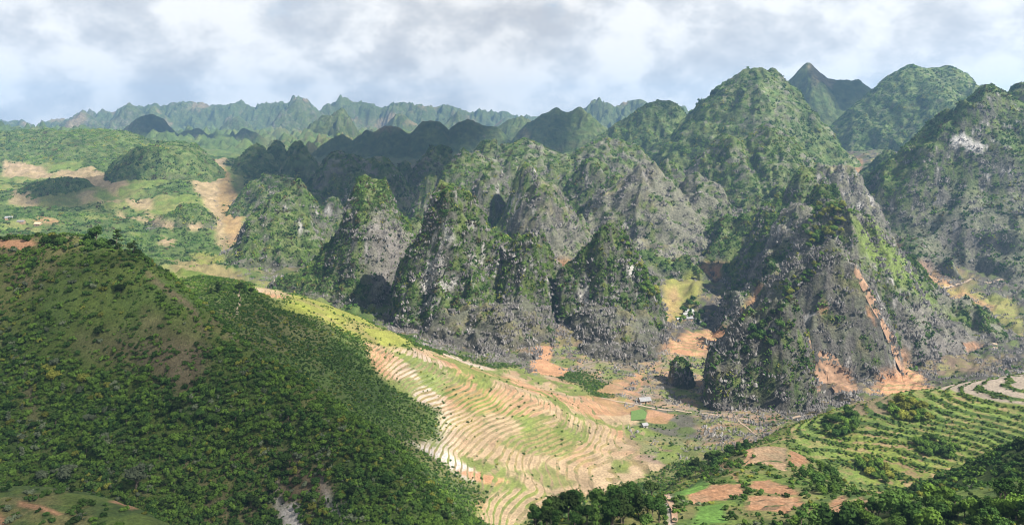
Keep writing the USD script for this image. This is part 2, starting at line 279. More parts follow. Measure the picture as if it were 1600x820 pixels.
def ridge(label, crest, d, seed, veg=.6, kx=1.0, m=.85, w=25., amp=1.0, name='mountain_ridge', rockc='rock', mlat=1.7, depth=None, **kw):
    """A mountain under a crest line: from every point of the crest the ground falls away, steeply along it and less steeply across it."""
    c = np.array([P(a, b, (p[2] if len(p) > 2 else d)) for p in crest for a, b in [p[:2]]])
    t = np.linspace(0, 1, 6, endpoint=False)
    s = np.vstack([c[i] + (c[i + 1] - c[i]) * t[:, None] for i in range(len(c) - 1)] + [c[-1:]])
    base = V(s[:, 0], s[:, 1] * .95).min() - 30
    D = depth or (c[:, 2].max() - base) / m * 1.15
    cx, cy = (c[0, 0] + c[-1, 0]) / 2, c[:, 1].mean(); Rx = (c[-1, 0] - c[0, 0]) / 2 + .25 * D
    S = (c[:, 2].max() - base)
    def hf(x, y):
        k = np.minimum(np.abs(y - cy) / S, 1.0)
        xx = x + (nz(x, y, S * .7, 3, seed + 31) - .5) * S * .8 * k; yy = y + (nz(x, y, S * .7, 3, seed + 32) - .5) * S * .35 * k
        z = np.full(np.shape(x), -1e9)
        for px, py, pz in s:
            z = np.maximum(z, pz - (np.sqrt(((xx - px) * mlat / m) ** 2 + (yy - py) ** 2 + w * w) - w) * m)
        r = roughen(x, y, z, S * .9, seed, amp, d, (xx, yy * .4))
        return z + (r - z) * np.minimum(.25 + k * 3, 1)
    return make_hill(name, label, hf, cx, cy, Rx, seed, d, veg, amp, rockc=rockc, Rf=D + (c[:, 1].max() - c[:, 1].min()) / 2, **kw)

# ------------------------------------------------------------------ valley floor and terraced slope
def gp(*pts, s=V, d0=380): return ground_poly(s, pts, d0)
TERR_POLY = gp((560,532),(640,546),(700,553),(770,573),(830,573),(900,600),(960,648),(1000,662),(1095,690),(1010,745),(930,772),(880,778),(800,822),(745,815),(755,770),(690,722),(640,692),(690,690),(684,640),(650,622),(600,592))
CAP_POLY = gp((394,452),(420,446),(470,446),(507,459),(505,472),(440,476))
LIME_POLY = gp((430,480),(506,460),(560,478),(612,503),(648,543),(600,545),(560,530),(500,500))
FLAT_POLY = gp((930,640),(1010,630),(1080,640),(1098,690),(1040,700),(990,668))
def ground_cover(x, y, z, seed=101):
    n1 = nz(x, y, 60, 3, seed); n2 = nz(x, y, 14, 3, seed + 1); n3 = nz(x, y, 5, 2, seed + 2)
    c = np.zeros(np.shape(x) + (3,)) + C['dry']
    c = mixc(c, 'grass', sstep(.40, .60, n1 * .6 + n2 * .4)); c = mixc(c, 'shrub', sstep(.5, .66, n2) * .7)
    return c, n1, n2, n3
def near_valley():
    X, Y = np.meshgrid(np.arange(-230, 200, 1.0), np.arange(384, 762, 1.0), indexing='ij')
    Z = V(X, Y) + (nz(X, Y, 30, 3, 61) - .5) * 5 + (nz(X, Y, 9, 2, 62) - .5) * .6
    c, n1, n2, n3 = ground_cover(X, Y, Z)
    tw = np.maximum(inside(TERR_POLY, X, Y, 6, 5), inside(CAP_POLY, X, Y, 4, 2))
    cap = inside(CAP_POLY, X, Y, 4, 2); lime = inside(LIME_POLY, X, Y, 14, 6); flat = inside(FLAT_POLY, X, Y, 6, 4)
    h = 1.5
    tz = (Z + (nz(X, Y, 45, 2, 63) - .5) * 5) / h; fr = tz - np.floor(tz)
    Zt = Z + (sstep(.6, .98, fr) - fr) * h * tw * .95
    # left ridge: scrub forest, then sunny grass
    dark = 1 - np.maximum(tw, lime)
    c = mixc(c, 'shrub', dark * .6)
    rw = (nz(X, Y, 20, 3, 69) - .5) * 40
    rocky = np.maximum(sstep(690, 720, Y + rw) * sstep(-100, -70, X), sstep(70, 95, X + rw * .4) * sstep(500, 520, Y))
    c = mixc(c, 'darkrock', rocky * dark * .75); c = mixc(c, C['grass'] * .7, rocky * dark * sstep(.46, .58, n2) * .75); c = mixc(c, 'brown', rocky * dark * sstep(.52, .62, n1) * .5); tw = np.maximum(tw, rocky * sstep(30, 50, X) * .8 * (1 - flat))
    c = mixc(c, 'lime', lime * (.75 + .25 * n2)); c = mixc(c, 'dry', lime * sstep(.5, .7, n2) * .6)
    # treads: bare earth, pale, orange or grey, with fields gone to grass
    tread = np.zeros_like(c) + C['tan']; m1 = nz(X, Y, 40, 3, 64); m2 = nz(X, Y, 22, 3, 65)
    cell = nz(np.floor(tz) * 7.7, X / 30 + Y / 40, 1.0, 1, 66)
    tread = mixc(tread, 'soil', sstep(.48, .68, m1) * .75); tread = mixc(tread, 'grey', sstep(.55, .75, nz(X, Y, 55, 2, 67)) * .6)
    tread = mixc(tread, 'brown', sstep(.68, .8, cell) * .5); tread = mixc(tread, 'brown', rocky * .75); tread = mixc(tread, 'rock', rocky * sstep(.45, .55, n2) * .7); tread = mixc(tread, 'grass', sstep(.50, .62, m2 + (cell - .5) * .25) * .85)
    for poly, k, w in TREAD_PATCHES: tread = mixc(tread, k, inside(poly, X, Y, 3, 4) * w)
    riser = np.zeros_like(c) + C['dry'] * 1.1; riser = mixc(riser, 'grass', sstep(.4, .6, m2) * .8); riser = mixc(riser, C['tan'] * .62, sstep(.45, .6, n2) * .8); riser = mixc(riser, 'shrub', sstep(.6, .68, n3) * .5)
    c = c * (1 - tw[..., None]) + tread * tw[..., None]
    veg = (dark * (1 - rocky) * (.6 + .4 * sstep(.35, .5, n2)) + .10 * lime * (n2 > .5) + tw * (1 - cap) * .03 * (fr > .6) * (1 - rocky) + rocky * .06)
    for poly, k, w in NEAR_PATCHES:
        m = inside(poly, X, Y, 2.5, 3); c = mixc(c, k, m * w); veg = veg * (1 - m)
    global NEARZ
    NEARZ = (X[:, 0], Y[0], Zt)
    return sheet('terraced_valley', X, Y, Zt, c, M_terr, None, veg, dict(tz=tz, tw=tw, riser=riser), 'terraced spur of bare tan fields descending to the valley floor, scrub ridge on its left', rocky * (1 - flat) * (.12 + .88 * sstep(.46, .54, nz(X, Y, 16, 3, 76))) * np.where(X > 40, .5, 1))
TREAD_PATCHES = [(gp((780,690),(850,660),(905,690),(880,720),(820,705)), 'grass', .8), (gp((840,705),(900,715),(960,760),(930,775),(870,745)), 'tan', .9), (gp((815,735),(850,720),(905,755),(860,765)), 'grass', .7),
    (gp((690,600),(800,610),(880,640),(820,650),(700,640)), 'soil', .55), (gp((640,692),(700,705),(750,740),(735,760),(690,725)), 'grey', .9), (gp((710,735),(745,735),(790,750),(770,757),(735,750)), 'soil', .95),
    (gp((755,775),(800,760),(870,775),(800,822),(745,815)), 'tan', .95), (gp((985,665),(1050,665),(1095,690),(1060,715),(1000,710)), 'grass', .55)]
NEAR_PATCHES = [(gp((905,618),(980,622),(1000,640),(960,650),(925,640)), 'soil', .6), (gp((930,645),(985,645),(1000,658),(960,665)), 'tan', .9), (gp((986,642),(1005,639),(1012,655),(985,657)), 'rice', .0),
    (gp((828,560),(848,515),(878,488),(890,495),(868,535),(858,565),(895,575),(880,590),(830,580)), 'soil', .9), (gp((960,590),(1010,580),(1000,620),(930,615)), 'soil', .6), (gp((1010,640),(1055,645),(1045,660),(1012,657)), 'soil', .7)]
near_valley()
def near_z(x, y):
    xs, ys, Z = NEARZ
    return map_coordinates(Z, [(np.asarray(x) - xs[0]) / (xs[1] - xs[0]), (np.asarray(y) - ys[0]) / (ys[1] - ys[0])], order=1, mode='nearest')

FAR_PATCHES = [  # bare fields, scars, basin fields: outline on the ground, colour, strength
 ((5,258),(60,256),(85,268),(70,276),(5,274)), 'tan', 1, ((95,262),(150,262),(205,290),(180,300),(120,285),(80,275)), 'tan', 1, ((105,246),(140,244),(150,250),(110,252)), 'tan', .8,
 ((160,285),(180,290),(185,305),(165,300)), 'tan', .8, ((195,308),(235,312),(240,325),(205,322)), 'tan', .8, ((150,310),(190,312),(185,322),(155,318)), 'tan', .7,
 ((300,345),(308,322),(318,350),(312,362),(295,362)), 'tan', 1, ((253,370),(275,372),(270,384),(258,380)), 'tan', 1, ((320,250),(355,252),(350,262),(315,260)), 'tan', .9, ((330,265),(350,265),(370,300),(380,345),(370,390),(360,400),(350,350),(335,320),(318,300)), 'soil', .55, ((318,268),(342,268),(345,330),(360,385),(350,395),(330,330),(300,290)), 'tan', .9,
 ((1037,440),(1085,432),(1100,455),(1075,490),(1050,508),(1036,500)), 'lime', .8, ((1040,455),(1060,452),(1060,500),(1040,505)), 'soil', .45, ((1090,395),(1160,385),(1190,370),(1170,420),(1120,440),(1080,420)), 'soil', .8, ((1040,548),(1075,520),(1140,515),(1200,450),(1220,438),(1190,495),(1150,530),(1090,568)), 'soil', .9,
 ((1385,345),(1405,350),(1440,405),(1480,445),(1545,490),(1540,505),(1490,470),(1440,430),(1405,395)), 'soil', .85, ((1460,445),(1590,470),(1600,520),(1560,520),(1500,475)), 'lime', .6, ((1500,455),(1550,480),(1545,495),(1490,468)), 'soil', .7,
 ((1310,240),(1345,250),(1345,275),(1325,270)), 'soil', .7, ((870,405),(895,410),(890,425),(870,420)), 'soil', .7, ((880,398),(905,402),(900,412),(880,408)), 'lime', .8, ((825,365),(870,380),(870,410),(850,395)), 'dry', .7, ((180,330),(215,335),(240,350),(200,345)), 'tan', .8, ((225,330),(250,338),(262,360),(245,352)), 'tan', .7, ((20,300),(62,310),(52,325),(15,318)), 'tan', .8, ((60,340),(100,345),(90,352),(55,350)), 'soil', .6, ((255,345),(275,350),(270,362),(255,358)), 'tan', .8, ((300,392),(345,398),(352,415),(305,410)), 'lime', .7, ((265,402),(330,412),(380,432),(300,438)), 'dry', .7, ((120,305),(145,300),(150,312),(128,318)), 'tan', .7, ((1385,540),(1405,545),(1440,590),(1458,610),(1365,620),(1378,590)), 'soil', 1, ((1258,540),(1282,545),(1318,578),(1345,618),(1315,615),(1282,580)), 'soil', .9, ((1030,560),(1080,520),(1100,525),(1090,575),(1050,600),(1030,590)), 'soil', .8]
FAR_MEMO = {}
def far_poly(i):
    if i not in FAR_MEMO: FAR_MEMO[i] = gp(*FAR_PATCHES[i], d0=640)
    return FAR_MEMO[i]
def far_valley():
    a = np.linspace(-.76, .78, 640); b = np.linspace(math.log(392), math.log(14000), 500)
    A, B = np.meshgrid(a, b, indexing='ij'); Y = np.exp(B); X = A * Y
    rough = np.minimum(Y / 1500, 3)
    edge = sstep(738, 800, Y) * 1.0
    edge = np.maximum(edge, np.maximum(sstep(184, 230, X), sstep(-214, -260, X)))
    Z = V(X, Y) + ((nz(X, Y, 70, 3, 71) - .5) * 20 * rough + (nz(X, Y, 22, 3, 72) - .5) * 13 + (nz(X, Y, 8, 2, 74) - .5) * 7) * edge * sstep(.0, .3, np.abs(A) + .3) * np.where(Y > 3000, 3, 1)
    boxin = (X > -214) & (X < 184) & (Y < 738)
    Z = Z - 1.2 * ((X > -229) & (X < 199) & (Y < 758))
    c, n1, n2, n3 = ground_cover(X, Y, Z, 111)
    left = np.maximum(sstep(-.28, -.36, A + (n1 - .5) * .1) * sstep(850, 1000, Y), sstep(-.14, -.19, A) * sstep(1150, 1000, Y))
    karst = (1 - left) * sstep(3200, 2200, Y)
    c = mixc(c, C['rock'] * .42, karst * sstep(.25, .45, n2 * .5 + n3 * .5) * .97); c = mixc(c, C['grass'] * .7, karst * sstep(.5, .62, n2) * .7); c = mixc(c, 'brown', karst * sstep(.55, .7, n1) * .35)
    c = mixc(c, 'grass', left * .6); c = mixc(c, 'shrub', left * sstep(.45, .55, nz(X, Y, 120, 3, 73)) * .8)
    veg = np.where(left > .5, sstep(.42, .55, nz(X, Y, 120, 3, 73)) * .8, np.where(left > .2, .35, .12) * sstep(.45, .6, n2))
    tw = np.zeros_like(X)
    for i in range(0, len(FAR_PATCHES), 3):
        poly = far_poly(i); m = inside(poly, X, Y, 10, 8) * FAR_PATCHES[i + 2]
        c = mixc(c, FAR_PATCHES[i + 1], m); c = mixc(c, 'brown' if FAR_PATCHES[i + 1] == 'soil' else 'dry', m * sstep(.46, .60, n2 * .6 + n3 * .4) * .65); veg = veg * (1 - m); tw = np.maximum(tw, m)
    tz = Z / 2.5 + (Y * .8 + X * .55) / 15 + nz(X, Y, 60, 2, 78) * 4; fr = tz - np.floor(tz)
    Zt = Z + (sstep(.6, .98, fr) - fr) * 1.4 * tw
    riser = np.zeros_like(c) + C['brown'] * .6 + C['grass'] * .4
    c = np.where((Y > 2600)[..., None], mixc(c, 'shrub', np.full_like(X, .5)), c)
    global FARZ
    FARZ = (a[0], a[1] - a[0], b[0], b[1] - b[0], Zt)
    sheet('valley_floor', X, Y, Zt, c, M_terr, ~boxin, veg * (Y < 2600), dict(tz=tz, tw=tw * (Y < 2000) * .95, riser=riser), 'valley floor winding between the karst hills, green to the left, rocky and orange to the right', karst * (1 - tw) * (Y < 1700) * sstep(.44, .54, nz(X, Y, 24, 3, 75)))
far_valley()

# ------------------------------------------------------------------ the hills in front
def front_hills():
    cell = .85
    X, Y = np.meshgrid(np.arange(-330, 12, cell), np.arange(150, 470, cell), indexing='ij')
    Z = L(X, Y) + (nz(X, Y, 48, 2, 80) - .5) * 9 + (nz(X, Y, 26, 3, 81) - .5) * 5 + (nz(X, Y, 6, 3, 82) - .5) * 1.2
    n1, n2, n3 = nz(X, Y, 40, 3, 83), nz(X, Y, 12, 3, 84), nz(X, Y, 4, 2, 85)
    c = np.zeros(X.shape + (3,)) + C['grass'] * .62; c = mixc(c, 'shrub', sstep(.40, .62, n2) * .7); c = mixc(c, 'dry', sstep(.55, .7, n1) * .35); c = mixc(c, 'purple', sstep(.60, .70, n1 * .5 + n3 * .5) * .3)
    veg = .28 + .72 * sstep(.42, .56, n2 * .5 + n1 * .3 + .25 * sstep(-75, -115, Z - CZ) )
    for k, w, soft, wob, vf, pts in [
        ('purple', .6, 9, 10, .35, ((120,548),(210,530),(300,505),(330,520),(300,570),(280,610),(235,612),(180,570))), ('purple', .7, 4, 5, .2, ((222,482),(262,488),(268,505),(228,500))),
        ('purple', .5, 5, 5, .3, ((40,590),(65,595),(60,650),(45,640))), ('purple', .6, 2.5, 3, .35, ((222,415),(240,425),(285,465),(335,520),(325,522),(270,468))), ('grass', .35, 10, 8, .5, ((80,440),(220,430),(260,470),(300,520),(210,525),(90,520))),
        ('grey', .9, 3, 4, 0, ((440,775),(470,762),(482,815),(445,818))), ('grey', .6, 3, 4, .1, ((435,715),(450,735),(470,765),(440,775))), ('grey', .65, 2.5, 3, 0, ((490,715),(510,745),(540,800),(528,805),(505,770))), ('purple', .6, 4, 4, .2, ((430,700),(520,715),(530,760),(470,760))),
        ('soil', .95, 2, 2.5, 0, ((-20,381),(50,380),(52,388),(30,398),(0,392),(-20,396)))]:
        m = inside(ground_poly(L, pts, 215, 700), X, Y, soft, wob); c = mixc(c, k, m * w); veg = veg * (1 - m * (1 - vf))
    keep = ((Z > V(X, np.maximum(Y, 330)) - 6) | (Y < 330)) & (Y > 165)
    sheet('foreground_hill', X, Y, Z, c, M_near, keep, veg, label='big dark scrub-covered hill filling the left foreground, pines on its crest')
    X, Y = np.meshgrid(np.arange(-165, -55, .5), np.arange(140, 235, .5), indexing='ij')
    Z = K(X, Y) + (nz(X, Y, 14, 3, 86) - .5) * 2.2 + (nz(X, Y, 3, 3, 87) - .5) * .5
    n1, n2 = nz(X, Y, 14, 3, 88), nz(X, Y, 4, 3, 89)
    c = np.zeros(X.shape + (3,)) + C['grass'] * .8; c = mixc(c, 'dry', sstep(.45, .65, n1) * .6); c = mixc(c, 'shrub', sstep(.5, .62, n2) * .7); veg = .2 + .5 * sstep(.5, .6, n1)
    for pts in (((165,768),(185,770),(215,790),(280,812),(270,818),(210,800),(180,785)), ((28,785),(70,790),(95,800),(85,806),(40,795)), ((0,805),(15,810),(10,822),(-10,820))):
        m = inside(ground_poly(K, pts, 130, 400), X, Y, 1.2, 2); c = mixc(c, 'soil', m * .9); veg = veg * (1 - m)
    sheet('grassy_knoll', X, Y, Z, c, M_near, Z > CZ - 150, veg, label='grassy knoll with bare soil scars in the bottom left corner')
    # right: terraced hill, then a spur, then the near bank
    X, Y = np.meshgrid(np.arange(60, 345, .8), np.arange(318, 530, .8), indexing='ij')
    Z = R1(X, Y) + (nz(X, Y, 26, 3, 91) - .5) * 3 + (nz(X, Y, 7, 2, 92) - .5) * .6
    n1, n2, n3 = nz(X, Y, 30, 3, 93), nz(X, Y, 9, 3, 94), nz(X, Y, 3, 2, 95)
    h = 1.55; tz = (Z + (nz(X, Y, 40, 2, 96) - .5) * 3) / h; fr = tz - np.floor(tz)
    tw = inside(ground_poly(R1, ((1165,690),(1249,652),(1366,616),(1458,602),(1541,582),(1720,562),(1720,640),(1600,700),(1480,760),(1380,772),(1250,722)), 260, 640), X, Y, 8, 5)
    Zt = Z + (sstep(.5, .98, fr) - fr) * h * tw * .95
    c = np.zeros(X.shape + (3,)) + C['grass']; c = mixc(c, 'lime', sstep(.40, .6, n1) * .4); c = mixc(c, 'shrub', sstep(.56, .66, n2) * .4); c = mixc(c, 'dry', sstep(.45, .6, n3) * .5); c = mixc(c, 'brown', sstep(.56, .66, n3 * .5 + n1 * .5) * .6)
    fields = inside(ground_poly(R1, ((1458,606),(1500,592),(1560,580),(1720,560),(1720,610),(1600,630),(1540,625)), 260, 640), X, Y, 3, 2)
    scar = inside(ground_poly(R1, ((1320,625),(1365,618),(1400,640),(1385,650),(1330,645)), 260, 640), X, Y, 4, 5)
    c = mixc(c, C['grey'] * .30 + C['tan'] * .36, fields); c = mixc(c, 'purple', scar * .7)
    riser = np.zeros_like(c) + C['grass'] * .7; riser = mixc(riser, 'shrub', sstep(.4, .55, n2)); riser = mixc(riser, 'lime', sstep(.55, .7, n1) * .4)
    veg = (.04 + .16 * (1 - tw) + .80 * ((fr > .50) & (fr < .92)) * tw) * (1 - fields * (fr < .6)) * (1 - scar * .8) * (.5 + .5 * sstep(.35, .5, n1))
    sheet('terraced_hill', X, Y, Zt, c, M_terr, Z > V(X, Y) - 6, veg, dict(tz=tz, tw=tw, riser=riser), 'green terraced hillside rising to the right, rows of crops and hedges along its contours')
    X, Y = np.meshgrid(np.arange(105, 250, .7), np.arange(205, 380, .7), indexing='ij')
    Z = R2(X, Y) + (nz(X, Y, 18, 3, 97) - .5) * 2.5 + (nz(X, Y, 5, 3, 98) - .5) * .8
    n1, n2 = nz(X, Y, 20, 3, 99), nz(X, Y, 6, 3, 100)
    c = np.zeros(X.shape + (3,)) + C['grass'] * .8; c = mixc(c, 'shrub', sstep(.45, .6, n2) * .8); c = mixc(c, 'purple', sstep(.55, .66, n1) * .4)
    sheet('shaded_spur', X, Y, Z, c, M_near, Z > CZ - 170, .35 + .65 * sstep(.4, .55, n2), label='short dark green spur crossing the lower right, below the terraced hill')
    X, Y = np.meshgrid(np.arange(-12, 150, .5), np.arange(98, 345, .5), indexing='ij')
    Z = R3(X, Y) + (nz(X, Y, 16, 3, 121) - .5) * 2 + (nz(X, Y, 3, 3, 122) - .5) * .4
    n1, n2 = nz(X, Y, 18, 3, 123), nz(X, Y, 5, 3, 124)
    h = 1.3; tz = (Z + (nz(X, Y, 30, 2, 125) - .5) * 3) / h; fr = tz - np.floor(tz)
    c = np.zeros(X.shape + (3,)) + C['grass'] * .9; c = mixc(c, 'shrub', sstep(.45, .6, n2) * .8); c = mixc(c, 'dry', sstep(.55, .66, n1) * .5)
    veg = .2 + .8 * sstep(.42, .55, n2 * .5 + n1 * .5); tw = np.zeros_like(X); tread = np.zeros_like(c) + C['soil'] * .75
    for k, pts in BANK_FIELDS:
        m = inside(ground_poly(R3, pts, 100, 460), X, Y, 1.5, 1.2); c = mixc(c, mixc(np.zeros(X.shape + (3,)) + C[k] * (.72 if k != 'rice' else 1), 'brown', sstep(.42, .6, n2) * .6 * (k != 'rice')), m); veg = veg * (1 - m); tw = np.maximum(tw, m * (k != 'rice'))
    riser = np.zeros_like(c) + C['brown'] * .7; riser = mixc(riser, 'shrub', sstep(.45, .55, n2))
    Zt = Z + (sstep(.55, .98, fr) - fr) * h * tw * .9
    sheet('near_bank', X, Y, Zt, c, M_terr, Z > CZ - 165, veg, dict(tz=tz, tw=tw, riser=riser), 'near bank with small brown fields and bushes along the bottom right edge')
BANK_FIELDS = [('tan', ((1180,695),(1205,683),(1222,690),(1232,725),(1225,735),(1195,725),(1175,725))), ('soil', ((1163,708),(1178,690),(1176,722),(1165,728))), ('soil', ((1225,690),(1240,695),(1262,722),(1250,730),(1236,725))),
    ('soil', ((1168,760),(1175,748),(1205,747),(1240,765),(1245,772),(1200,770))), ('soil', ((1070,765),(1090,758),(1160,755),(1165,770),(1130,780),(1080,785))), ('rice', ((1045,762),(1070,757),(1110,760),(1085,770),(1055,775))),
    ('soil', ((1165,775),(1250,773),(1255,785),(1225,805),(1215,800),(1170,795))), ('soil', ((1050,752),(1150,745),(1160,752),(1060,757))), ('dry', ((1322,780),(1345,775),(1365,785),(1350,805),(1330,795))), ('soil', ((1300,775),(1318,772),(1322,800),(1310,815),(1298,795))),
    ('rice', ((1090,790),(1130,785),(1140,815),(1085,818))), ('grey', ((1030,765),(1042,766),(1050,795),(1058,820),(1045,820),(1040,795)))]
front_hills()

# ------------------------------------------------------------------ karst peaks, mid distance to far
def hills():
    # far ranges
    fr = [(-40,198),(0,194),(30,189),(60,200),(80,187),(101,190),(130,172),(150,186),(161,170),(179,178),(203,161),(220,172),(241,165),(262,166),(282,161),(304,165),(318,165),(333,169),(346,164),(368,162),(385,168),(398,165),(427,165),(441,166),(465,152),(478,156),(493,171)]
    ridge('pale blue jagged range along the horizon at the far left', fr, 6200, 201, .72, amp=1.9, m=.8, w=30)
    fr = [(480,185),(505,174),(520,162),(535,152),(548,163),(577,164),(592,168),(606,165),(624,162),(654,165),(668,164),(687,167),(698,165),(716,167),(732,179),(745,178),(755,176),(770,179),(792,176),(807,182),(837,186),(860,200)]
    ridge('pale blue range with one sharp summit along the horizon at centre', fr, 6600, 202, .78, amp=1.9, m=.8, w=30)
    for k, (lab, cr, dd) in enumerate([
        ('pale pyramid peak in front of the far range, leftmost of the pointed ones', [(88,199),(110,186),(130,172),(148,185),(168,203)], 5400), ('sharp pale pyramid right of the leftmost pale pyramid', [(166,203),(186,179),(203,161),(220,174),(244,192),(262,206)], 5500),
        ('pale blunt peak right of the sharp pale pyramid', [(222,200),(241,166),(258,182),(280,204)], 5700), ('pale peak with long spurs under the highest left summit of the far range', [(408,208),(438,182),(465,153),(486,170),(505,190),(520,208)], 5500),
        ('low pale cone at the foot of the far range, left of centre', [(340,212),(356,190),(372,181),(390,195),(405,212)], 5100), ('pale pointed spur below the far range at centre', [(590,208),(612,186),(626,176),(645,192),(660,206)], 5300), ('small pale cone on the horizon at centre', [(690,206),(705,184),(716,176),(730,192)], 5400),
        ('far pale hummock on the horizon, centre right', [(770,200),(790,184),(806,188),(822,202)], 6000)]):
        ridge(lab, cr, dd, 281 + k, .62, m=1.0, w=12, amp=1.4, mlat=1.5)
    ridge('pale peak and shoulder behind the dark ridge at centre right', [(880,215),(913,172),(933,157),(943,161),(960,167),(982,161),(1003,159),(1030,170),(1067,168),(1090,190)], 4800, 203, .75, amp=1.9, m=.85)
    ridge('rounded dark blue dome at the left in front of the pale range', [(196,203),(212,190),(225,181),(236,179),(250,185),(262,200),(272,218)], 3700, 204, .7, m=1.2)
    ridge('small dark blue hump right of the rounded blue dome', [(276,222),(290,206),(307,201),(322,210),(336,224)], 3600, 205, .7, m=1.2)
    ridge('low blue cone in front of the pale range, left of centre', [(345,236),(365,215),(383,201),(395,208),(410,226)], 3600, 206, .7, m=1.2)
    ridge('broad blue pyramid with a lit right face left of centre', [(455,232),(470,215),(500,190),(529,174),(540,186),(550,205),(562,222)], 4300, 207, .7, amp=1.9, m=1.0)
    ridge('long dark blue ridge of humps across the middle distance', [(495,245),(507,227),(535,211),(551,221),(575,205),(584,208),(603,196),(621,198),(634,210),(643,209),(663,190),(683,191),(701,205),(716,192),(731,186),(751,195),(775,197),(785,220)], 3000, 208, .8, m=1.1)
    ridge('blue hump ridge behind the right end of the long dark ridge', [(770,215),(781,197),(798,186),(815,182),(830,191),(845,210)], 3600, 209, .75, m=1.1)
    ridge('dark blue ridge with two small points at centre right', [(800,222),(828,193),(847,180),(864,176),(870,170),(877,176),(890,176),(905,168),(918,178),(933,191),(948,204),(960,220)], 2800, 210, .8, m=1.05)
    ridge('dark green shadowed dome just left of the tall right peak', [(884,240),(922,221),(948,206),(973,189),(999,172),(1016,161),(1037,158),(1054,163),(1067,180),(1085,205),(1110,235)], 2350, 211, .8, m=1.0)
    peak('tall rounded green summit, highest of the right hand hills', (1180,106,2000), [(1150,110),(1131,127),(1110,150),(1093,159),(1080,174),(1063,195),(1042,221),(1016,245)], [(1210,118),(1227,131),(1242,142),(1252,165),(1265,187),(1282,208),(1300,234)], 212, .68, amp=.6, name='karst_mountain', front=[(20,4),(70,60),(160,170)])
    ridge('dark pointed mountain on the skyline behind the right hand hills', [(1215,170),(1242,135),(1252,112),(1263,100),(1274,110),(1287,121),(1304,125),(1321,127),(1336,126),(1348,135),(1359,147),(1380,170)], 3000, 213, .8, m=1.0, name='karst_mountain')
    ridge('broad twin topped green mountain on the right skyline', [(1300,200),(1330,170),(1359,147),(1380,131),(1402,112),(1423,100),(1445,108),(1457,109),(1479,104),(1496,114),(1517,138),(1545,165),(1580,200)], 2450, 214, .75, amp=.7, m=.85, name='karst_mountain')
    peak('massive steep mountain at the right edge with a white cliff scar', (1549,130,1300), [(1534,133),(1517,142),(1500,161),(1483,182),(1457,208),(1440,229),(1415,255),(1389,285),(1368,310),(1335,345)], [(1568,137),(1598,150),(1640,190)], 215, .85, amp=.8, name='karst_mountain', front=[(25,8),(60,60),(110,170),(170,240)], cells=1.15,
        patches=[('pale', ((1485,214),(1505,211),(1522,222),(1540,228),(1536,241),(1512,238),(1488,230)), 1, 4, 3), ('rock', ((1400,320),(1450,300),(1500,285),(1560,290),(1610,300),(1610,470),(1450,450),(1400,380)), .55, 40, 25)])
    ridge('shoulder of the massive mountain where it leaves the picture', [(1575,150,1400),(1598,127,1400),(1650,120,1420),(1740,135,1440)], 1410, 255, .6, m=1.1, w=16, name='karst_mountain')
    gull = [('soil', ((1283,476),(1294,479),(1290,490),(1280,486)), .9, 2, 2), ('soil', ((1352,480),(1362,490),(1368,500),(1355,496)), .9, 2, 2)]
    # middle
    pk = peak
    pk('dark green wooded cone standing before the right hand valley pass', (1389,234,1650), [(1372,248),(1355,268),(1338,289)], [(1400,244),(1410,262)], 216, .85)
    ridge('double green hump below the tall rounded summit', [(1075,275),(1101,238),(1131,212),(1150,221),(1167,216),(1197,197),(1214,202),(1235,222),(1262,255)], 1550, 217, .6, m=.95, name='karst_ridge')
    ridge('green saddle ridge turning to grey rock, centre right', [(775,240),(781,229),(807,222),(824,216),(841,225),(871,238),(892,242),(913,229),(943,219),(973,217),(990,225),(1007,246),(1020,262)], 1720, 218, .55, m=.95, name='karst_ridge')
    pk('dark green knob at the left end of the saddle ridge', (763,219,1680), [(750,228),(738,250)], [(775,232),(785,250)], 219, .75)
    pk('grey green cone below the left end of the saddle ridge', (770,253,1350), [(755,268),(740,290),(728,320)], [(782,265),(795,300),(805,330)], 220, .5)
    pk('green topped blunt cone with dark left side at centre', (820,254,1280), [(810,268),(800,300),(785,335)], [(834,268),(848,300),(860,330)], 221, .65)
    pk('rough grey rocky cone right of the green blunt cone', (855,287,1160), [(840,292),(825,310),(805,345)], [(868,296),(882,312),(899,338)], 222, .3)
    pk('leaning green cone with a bright right face at centre right', (922,247,1430), [(910,258),(905,266),(890,288),(879,305)], [(932,252),(943,260),(952,275),(960,290)], 223, .75)
    pk('broad grey stony pyramid with long scree slopes at centre right', (1007,248,1300), [(990,264),(975,280),(956,295),(922,330),(890,365)], [(1018,258),(1029,268),(1054,294),(1085,330),(1110,370)], 224, .32, front=[(30,22),(90,85),(150,150),(200,195)], amp=.8)
    pk('small dark knob on the left shoulder of the stony pyramid', (965,271,1380), [(955,280),(945,297)], [(975,280),(985,297)], 225, .55)
    pk('green domed hill behind the stony pyramid, to its right', (1047,251,1500), [(1035,258),(1022,275)], [(1060,262),(1075,285)], 226, .55)
    pk('grey rounded stony cone below the double green hump', (1090,268,1300), [(1078,280),(1062,305),(1045,345)], [(1102,282),(1120,310),(1150,355)], 227, .38, front=[(30,22),(90,85),(150,150),(200,195)], amp=.8)
    pk('leftmost of three dark knobs, left of centre', (401,222,2050), [(390,232),(377,245)], [(415,235),(425,250)], 228, .85)
    pk('middle of three knobs, with a sunny green top', (432,219,2150), [(420,230),(408,248)], [(445,232),(455,248)], 229, .9)
    pk('rightmost and steepest of three dark knobs, left of centre', (468,218,1950), [(455,232),(445,250),(435,275)], [(482,235),(493,252),(500,280)], 230, .75)
    ridge('dark shadowed rock wall ridge behind the tall left cones', [(495,280),(511,254),(526,234),(548,240),(570,251),(595,245),(610,258),(628,284),(640,305)], 1700, 231, .6, m=1.2, name='karst_ridge')
